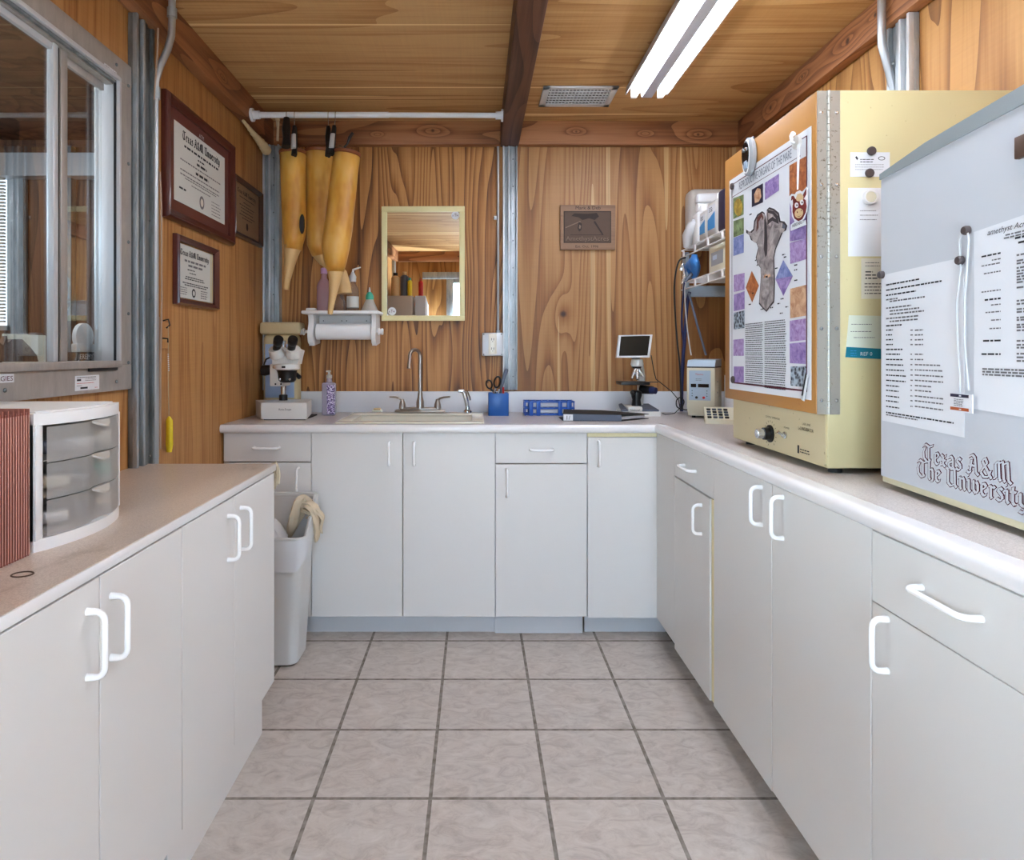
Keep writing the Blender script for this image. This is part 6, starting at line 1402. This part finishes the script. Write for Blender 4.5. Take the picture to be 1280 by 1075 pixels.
sh.rect(w*.03+u0,v0+h*.03,w*.84,h*.17,'darklabel'); sh.rect(u0+w*.03,v0+h*.76,w*.84,h*.17,'orange'); sh.rect(u0+w*.45,v0+h*.08,w*.1,h*.07,'paper',.0042); sh.rect(u0+w*.45,v0+h*.82,w*.1,h*.06,'paper',.0042); sh.bars(u0+w*.2,v0+h*.3,w*.45,5,h*.085,h*.04,'inkgrey',.2)
fbuild(b,'flat_magnet','small rectangular tag with blue and orange bands at the cord\'s lower end','tag',off=.008)
b,sh=fsheet(); u0,v0=onf(1275,172); u1,v1=onf(1300,187); b.box(-.010,0,-u1,-u0,zt_-v1-.004,zt_-v0,'brownhorse',.002); fbuild(b,'badge','dark brown badge high on the refrigerator door at the picture edge','badge')

# ================================================================ WALL SHELF IN THE CORNER
t=thing('wire_shelf','white two-tier wire wall shelf in the back right corner','shelf',(1.2,2.95,1.53))
def shelf(zs_,b,y0=2.45,y1=3.27,x0=1.052,x1=1.372):
    for z in (zs_,zs_-.035): b.tube([(x0,y0,z),(x0,y1,z)],.004,'white',n=8)
    b.tube([(x1,y0,zs_),(x1,y1,zs_)],.004,'white',n=8)
    for k in range(28): 
        y=y0+.01+(y1-y0-.02)*k/27; b.tube([(x0,y,zs_+.001),(x1,y,zs_+.001)],.0017,'white',n=5)
    for k in range(4): y=y1-.03-k*.17; b.box(x0-.004,x0+.002,y-.009,y+.009,zs_-.036,zs_+.002,'white',.001)
b=MB(); shelf(1.74,b); b.build('upper_tier',t); b=MB(); shelf(1.575,b); b.build('lower_tier',t)
b=MB(); b.box(1.06,1.372,3.245,3.27,1.505,1.56,'panelblue',.002); b.box(1.06,1.08,3.24,3.29,1.50,1.73,'panelblue',.002); b.box(1.34,1.375,3.24,3.29,1.50,1.74,'panelblue',.002); b.build('bracket',t)
b=MB(); b.box(1.058,1.355,3.16,3.265,1.748,2.035,'frost',.03,3); tagged(b.build('storage_bin'),'large frosted rounded plastic tub standing at the back of the upper shelf','storage tub')
b=MB(); b.box(1.075,1.20,3.10,3.155,1.95,1.995,'paper',.012); b.tube([(1.08,3.13,1.93),(1.23,3.13,1.93)],.022,'white',n=14); tagged(b.build('paper_packet'),'white rolled packets lying across the bottles on the upper shelf','packet')
def sbottle(label,y0,y1,z1,m,lab,x0=1.062,neck=True):
    t2=thing('shelf_bottle',label,'bottle',(x0+.05,(y0+y1)/2,1.7465),'bottles on the upper corner shelf'); MB().box(x0,x0+.09,y0,y1,1.7465,z1,m,.014,3).build('body',t2)
    if neck: MB().lathe([(.020,z1-.002),(.020,z1+.03),(.018,z1+.034),(0,z1+.035)],(x0+.045,(y0+y1)/2,0),'white',n=18).build('cap',t2)
    if lab: 
        b=MB(); b.box(x0-.001,x0,y0+.012,y1-.014,1.775,z1-.02,'paper'); sh=Sheet(b,(x0-.001,y1-.014,z1-.02),(0,-1,0),(0,0,-1),.0006); w=y1-y0-.026; h=z1-.02-1.775
        sh.shape([(0,h*.55),(w,h*.30),(w,h*.98),(0,h*.98)],lab); sh.bars(w*.2,h*.08,w*.5,3,h*.07,h*.035,'ink',.1); b.build('label_panel',t2)
sbottle('white squat bottle nearest the back wall on the upper corner shelf',3.06,3.145,1.90,'white',None)
sbottle('clear-grey bottle with small blue and white label on the upper corner shelf',2.955,3.050,1.885,'frost','bluelabel')
sbottle('larger frosted bottle with wide blue and white label on the upper corner shelf',2.830,2.945,1.905,'frost','bluelabel')
sbottle('navy-labelled bottle nearest the tan door on the upper corner shelf',2.70,2.815,1.93,'darklabel',None,neck=True)
b=MB(); b.tube([(1.058,3.20,1.75),(1.052,3.17,1.80),(1.056,3.12,1.84),(1.06,3.10,1.86)],[.022,.03,.026,.012],'bag',n=12); tagged(b.build('plastic_bag'),'crumpled clear plastic bag at the wall end of the upper shelf','bag')
b=MB(); b.box(1.066,1.30,2.70,2.93,1.5785,1.70,'instrcream',.004); sh=Sheet(b,(1.066,2.93,1.70),(0,-1,0),(0,0,-1),.0006); sh.rect(.03,.03,.14,.06,'grey'); sh.rect(.05,.045,.05,.02,'panelblue',.001); tagged(b.build('carton'),'cream carton with a grey panel on the lower corner shelf','box')
b=MB(); random.seed(9)
def glove(u,v):
    a=u*2*PI; r=.035+.008*math.sin(a*3+v*4); zz=1.60+.09*v; return (1.045+r*math.cos(a)*(.35+.5*math.sin(PI*min(1,v+.15))),3.08+.06*math.sin(a)*math.sin(PI*(.15+.8*v))-.05*v+.03,zz-.03*math.cos(a)*(1-v))
b.grid(glove,20,10,'bluebag',closeu=True); tagged(b.build('blue_glove'),'crumpled bright blue plastic glove hanging at the lower shelf','glove')
# hoses hanging from the shelf
def hose(name,label,pts,r,m,cat='hose'):
    # smooth the path
    P_=[V(p) for p in pts]; out=[]
    for i in range(len(P_)-1):
        p0=P_[max(0,i-1)];p1=P_[i];p2=P_[i+1];p3=P_[min(len(P_)-1,i+2)]
        for k in range(6):
            s_=k/6; out.append(.5*((2*p1)+(p2-p0)*s_+(2*p0-5*p1+4*p2-p3)*s_*s_+(3*p1-p0-3*p2+p3)*s_**3))
    out.append(P_[-1]); return tagged(MB().tube(out,r,m,n=10).build(name),label,cat)
def h_(px,py,Y=3.18): return tuple(aY(px,py,Y))
hose('hose','black thin hose looping from the shelf end, leftmost of the bundle',[h_(857,322),h_(849,326),h_(844,345),h_(843,372),h_(846,420),h_(850,460),h_(851,490),h_(852,512,3.16)],.0042,'black')
hose('hose','dark blue hose hanging straight down behind the centrifuge',[h_(862,365,3.2),h_(859,380,3.2),h_(856,420,3.2),h_(853,460,3.2),h_(852,500,3.2),h_(852,514,3.2)],.0085,'navy')
hose('hose','thin navy hose crossing the others from the shelf to the counter',[h_(857,330,3.22),h_(855,360,3.22),h_(852,400,3.22),h_(855,440,3.22),h_(853,480,3.22),h_(852,514,3.22)],.005,'navy')
hose('cord','pale cord dangling from the shelf to the lid of the centrifuge',[h_(863,342,3.16),h_(857,355,3.16),h_(856,372,3.16),h_(859,410,3.16),h_(862,432,3.16),h_(864,444,3.14)],.003,'lightgrey','cord')
hose('cable','black cable coiled on the worktop left of the centrifuge',[h_(852,512,3.12),h_(846,508,3.12),h_(846,500,3.12),h_(851,497,3.12),h_(855,502,3.12),h_(853,511,3.12),h_(862,512.5,3.1)],.003,'black','cable')
b=MB(); b.tube([h_(850,338,3.1),h_(853,330,3.1),h_(856,345,3.1),h_(852,355,3.1)],[.006,.009,.009,.005],'steelbright',n=8); b.tube([h_(856,352,3.1),h_(862,346,3.1),h_(866,340,3.1)],[.006,.010,.007],'slate',n=8); tagged(b.build('hose_clamp'),'metal and grey clamps bunching the hoses at the shelf end','clamp')
b=MB(); b.tube([h_(861,366,3.15),h_(872,408,3.13),h_(882.5,444,3.12)],.0055,'slate',n=8); tagged(b.build('metal_rod'),'slanted grey metal rod leaning from the shelf to the centrifuge','rod')
# centrifuge
c=V((1.085,3.04,ZT)); t=thing('centrifuge','cream bench centrifuge with blue-grey control panel in the right corner','centrifuge',tuple(c)); A=-math.radians(30); t.rotation_euler=(0,0,A)
w2=.062; d2=.09; hh=.235
def lc(mb,name): mb.v=[p+c for p in mb.v]; return mb.build(name,t)
b=MB(); b.prism([(-w2,-d2+.03,.010),(-w2,-d2,.05),(-w2,-d2,hh),(-w2,d2,hh),(-w2,d2,.010)],(2*w2,0,0),'instrcream'); lc(b,'housing')
b=MB(); b.prism([(-w2+.002,-d2+.002,hh),(w2-.002,-d2+.002,hh),(w2-.002,d2,hh),(-w2+.002,d2,hh)],(0,0,.006),'black'); lc(b,'lid_gap')
b=MB(); b.prism([(-w2,-d2,hh+.006),(-w2,-d2+.022,hh+.036),(-w2,d2,hh+.040),(-w2,d2,hh+.006)],(2*w2,0,0),'panelblue'); lc(b,'lid')
b=MB(); b.box(-w2+.010,w2-.018,-d2-.0012,-d2,.085,hh-.012,'panelblue'); sh=Sheet(b,(-w2+.010,-d2-.0012,hh-.012),(1,0,0),(0,0,-1),.0006)
sh.text('Thermo',.028,.022,.013,'red',width=.036); sh.rect(.008,.062,.024,.016,'screen'); sh.rect(.040,.062,.048,.016,'screen'); sh.bars(.03,.038,.03,2,.006,.002,'inkgrey',.2)
for k in range(3): sh.rect(.012,.092+.012*k,.004,.004,'ink'); sh.rect(.078,.092+.012*k,.004,.004,'ink')
lc(b,'control_panel')
for x,m in ((-.018,'black'),(.014,'red')): lc(MB().lathe([(.006,0),(.006,.005),(0,.006)],(x,-d2-.001,.098),m,(0,-1,0),12),'button')
for z in (.12,.17): lc(MB().lathe([(.004,0),(.004,.003),(0,.004)],(w2,-.03,z),'steelbright',(1,0,0),10),'screw')
for x in (-.04,.04):
    for y in (-.045,.06): lc(MB().cyl((x,y,0),(x,y,.011),.009,'black',n=10),'foot')
# white beaker-like roll beside the centrifuge
b=MB().tube([(1.205,3.0,ZT+.0),(1.205,3.0,ZT+.20)],.038,'paper',n=20); tagged(b.build('paper_roll'),'upright white roll between the centrifuge and the incubator','paper roll')
# keypad counter
c=V((1.09,2.80,ZT)); t=thing('cell_counter','cream keypad counter with dark keys beside the incubator','keypad',tuple(c)); t.rotation_euler=(0,0,-.30)
w2,d2=.085,.075
b=MB(); b.prism([(-w2,-d2,0),(-w2,-d2,.020),(-w2,d2,.060),(-w2,d2,0)],(2*w2,0,0),'instrcream'); lc(b,'body')
sl=V((0,2*d2,.040)).normalized(); b=MB()
for i in range(7):
    for j in range(4):
        if i==4: continue
        x=-w2+.018+i*.0235; y=-d2+.02+j*.032; z=.020+(y+d2)*.040/(2*d2)
        b.box(x-.0085,x+.0085,y-.010,y+.010,z-.002,z+.006,'slate' if (i+j)%3 else 'black',.002)
lc(b,'keys')
# ================================================================ BEHIND THE CAMERA (seen in the mirror)
t=thing('tall_cabinet','plain grey tall cabinet behind the viewer, seen in the mirror','cabinet',(-.95,-.6,0))
MB().box(-1.08,-.80,-.86,-.36,.06,1.84,'cabgrey',.004).build('body',t); MB().box(-1.06,-.82,-.84,-.40,0,.06,'blackmatte').build('plinth',t); MB().box(-1.075,-.805,-.36,-.342,.08,1.83,'cabgrey',.004).build('door',t)
b=MB(); b.prism([(-.77,-.70,0),(-.77,-.70,1.76),(-.77,-.38,1.84),(-.77,-.38,0)],(.11,0,0),'fridge'); tagged(b.build('white_panel_box'),'narrow white box with sloping top beside the grey cabinet, seen in the mirror','box')
def can(label,x,y,r,h,m,capm,z=1.84):
    t=thing('spray_bottle',label,'bottle',(x,y,z),'bottles on top of the grey cabinet'); MB().lathe([(r,0),(r,h*.8),(r*.5,h*.88)],(x,y,z),m,n=20).build('body',t); MB().lathe([(r*.55,h*.86),(r*.55,h),(0,h*1.01)],(x,y,z),capm,n=16).build('cap',t)
can('brown spray bottle on the grey cabinet in the mirror',-1.0,-.46,.045,.26,'tan','black'); can('grey canister with pale cap on the grey cabinet in the mirror',-.90,-.46,.045,.27,'slate','tan'); can('yellow can on the grey cabinet in the mirror',-.835,-.42,.026,.20,'yellowtag','teal')
can('red spray can on the white box in the mirror',-.715,-.42,.026,.20,'red','orange',1.832)
# ================================================================ LIGHT, CAMERA
w=D.worlds.new('World'); SC.world=w; w.use_nodes=True
bg=w.node_tree.nodes['Background']; bg.inputs[0].default_value=rgb(214,228,246); bg.inputs[1].default_value=.9
def area(name,loc,rot,sx,sy,power,col):
    l=D.lights.new(name,'AREA'); l.shape='RECTANGLE'; l.size=sx; l.size_y=sy; l.energy=power; l.color=col
    o=D.objects.new(name,l); COL.objects.link(o); o.location=loc; o.rotation_euler=rot; return o
area('daylight_doorway',((DX0+DX1)/2,YR-.16,.85),(PI/2,0,PI-.55),.92,1.5,DAY,(.72,.87,1.0))
area('cool_fill_next_room',(-3.5,1.1,1.95),(0,-PI/2-.25,0),.8,1.6,FILLN,(.72,.87,1.0))  # added unseen cool fill, aimed through the window at the right cabinets
area('ceiling_fill_next_room',(-2.3,1.9,2.45),(0,0,0),.3,1.2,NEXT,(1,.93,.82))  # added unseen fill that brightens the room behind the glass
cam=D.cameras.new('camera'); co=D.objects.new('camera',cam); COL.objects.link(co)
co.location=(0,0,H); co.rotation_euler=(PI/2,0,0); cam.sensor_width=36; cam.lens=F_/1280*36
cam.shift_x=(640-595)/1280; cam.shift_y=-(537.5-441)/1280; cam.clip_start=.02
SC.camera=co
SC.view_settings.view_transform='Standard'; SC.view_settings.look='None'; SC.view_settings.gamma=1; SC.view_settings.use_curve_mapping=False
SC.view_settings.exposure=EXPO
SC.cycles.max_bounces=10; SC.cycles.diffuse_bounces=5; SC.cycles.transmission_bounces=8; SC.cycles.transparent_max_bounces=10
for o in D.objects:
    if '_o' in o: del o['_o']
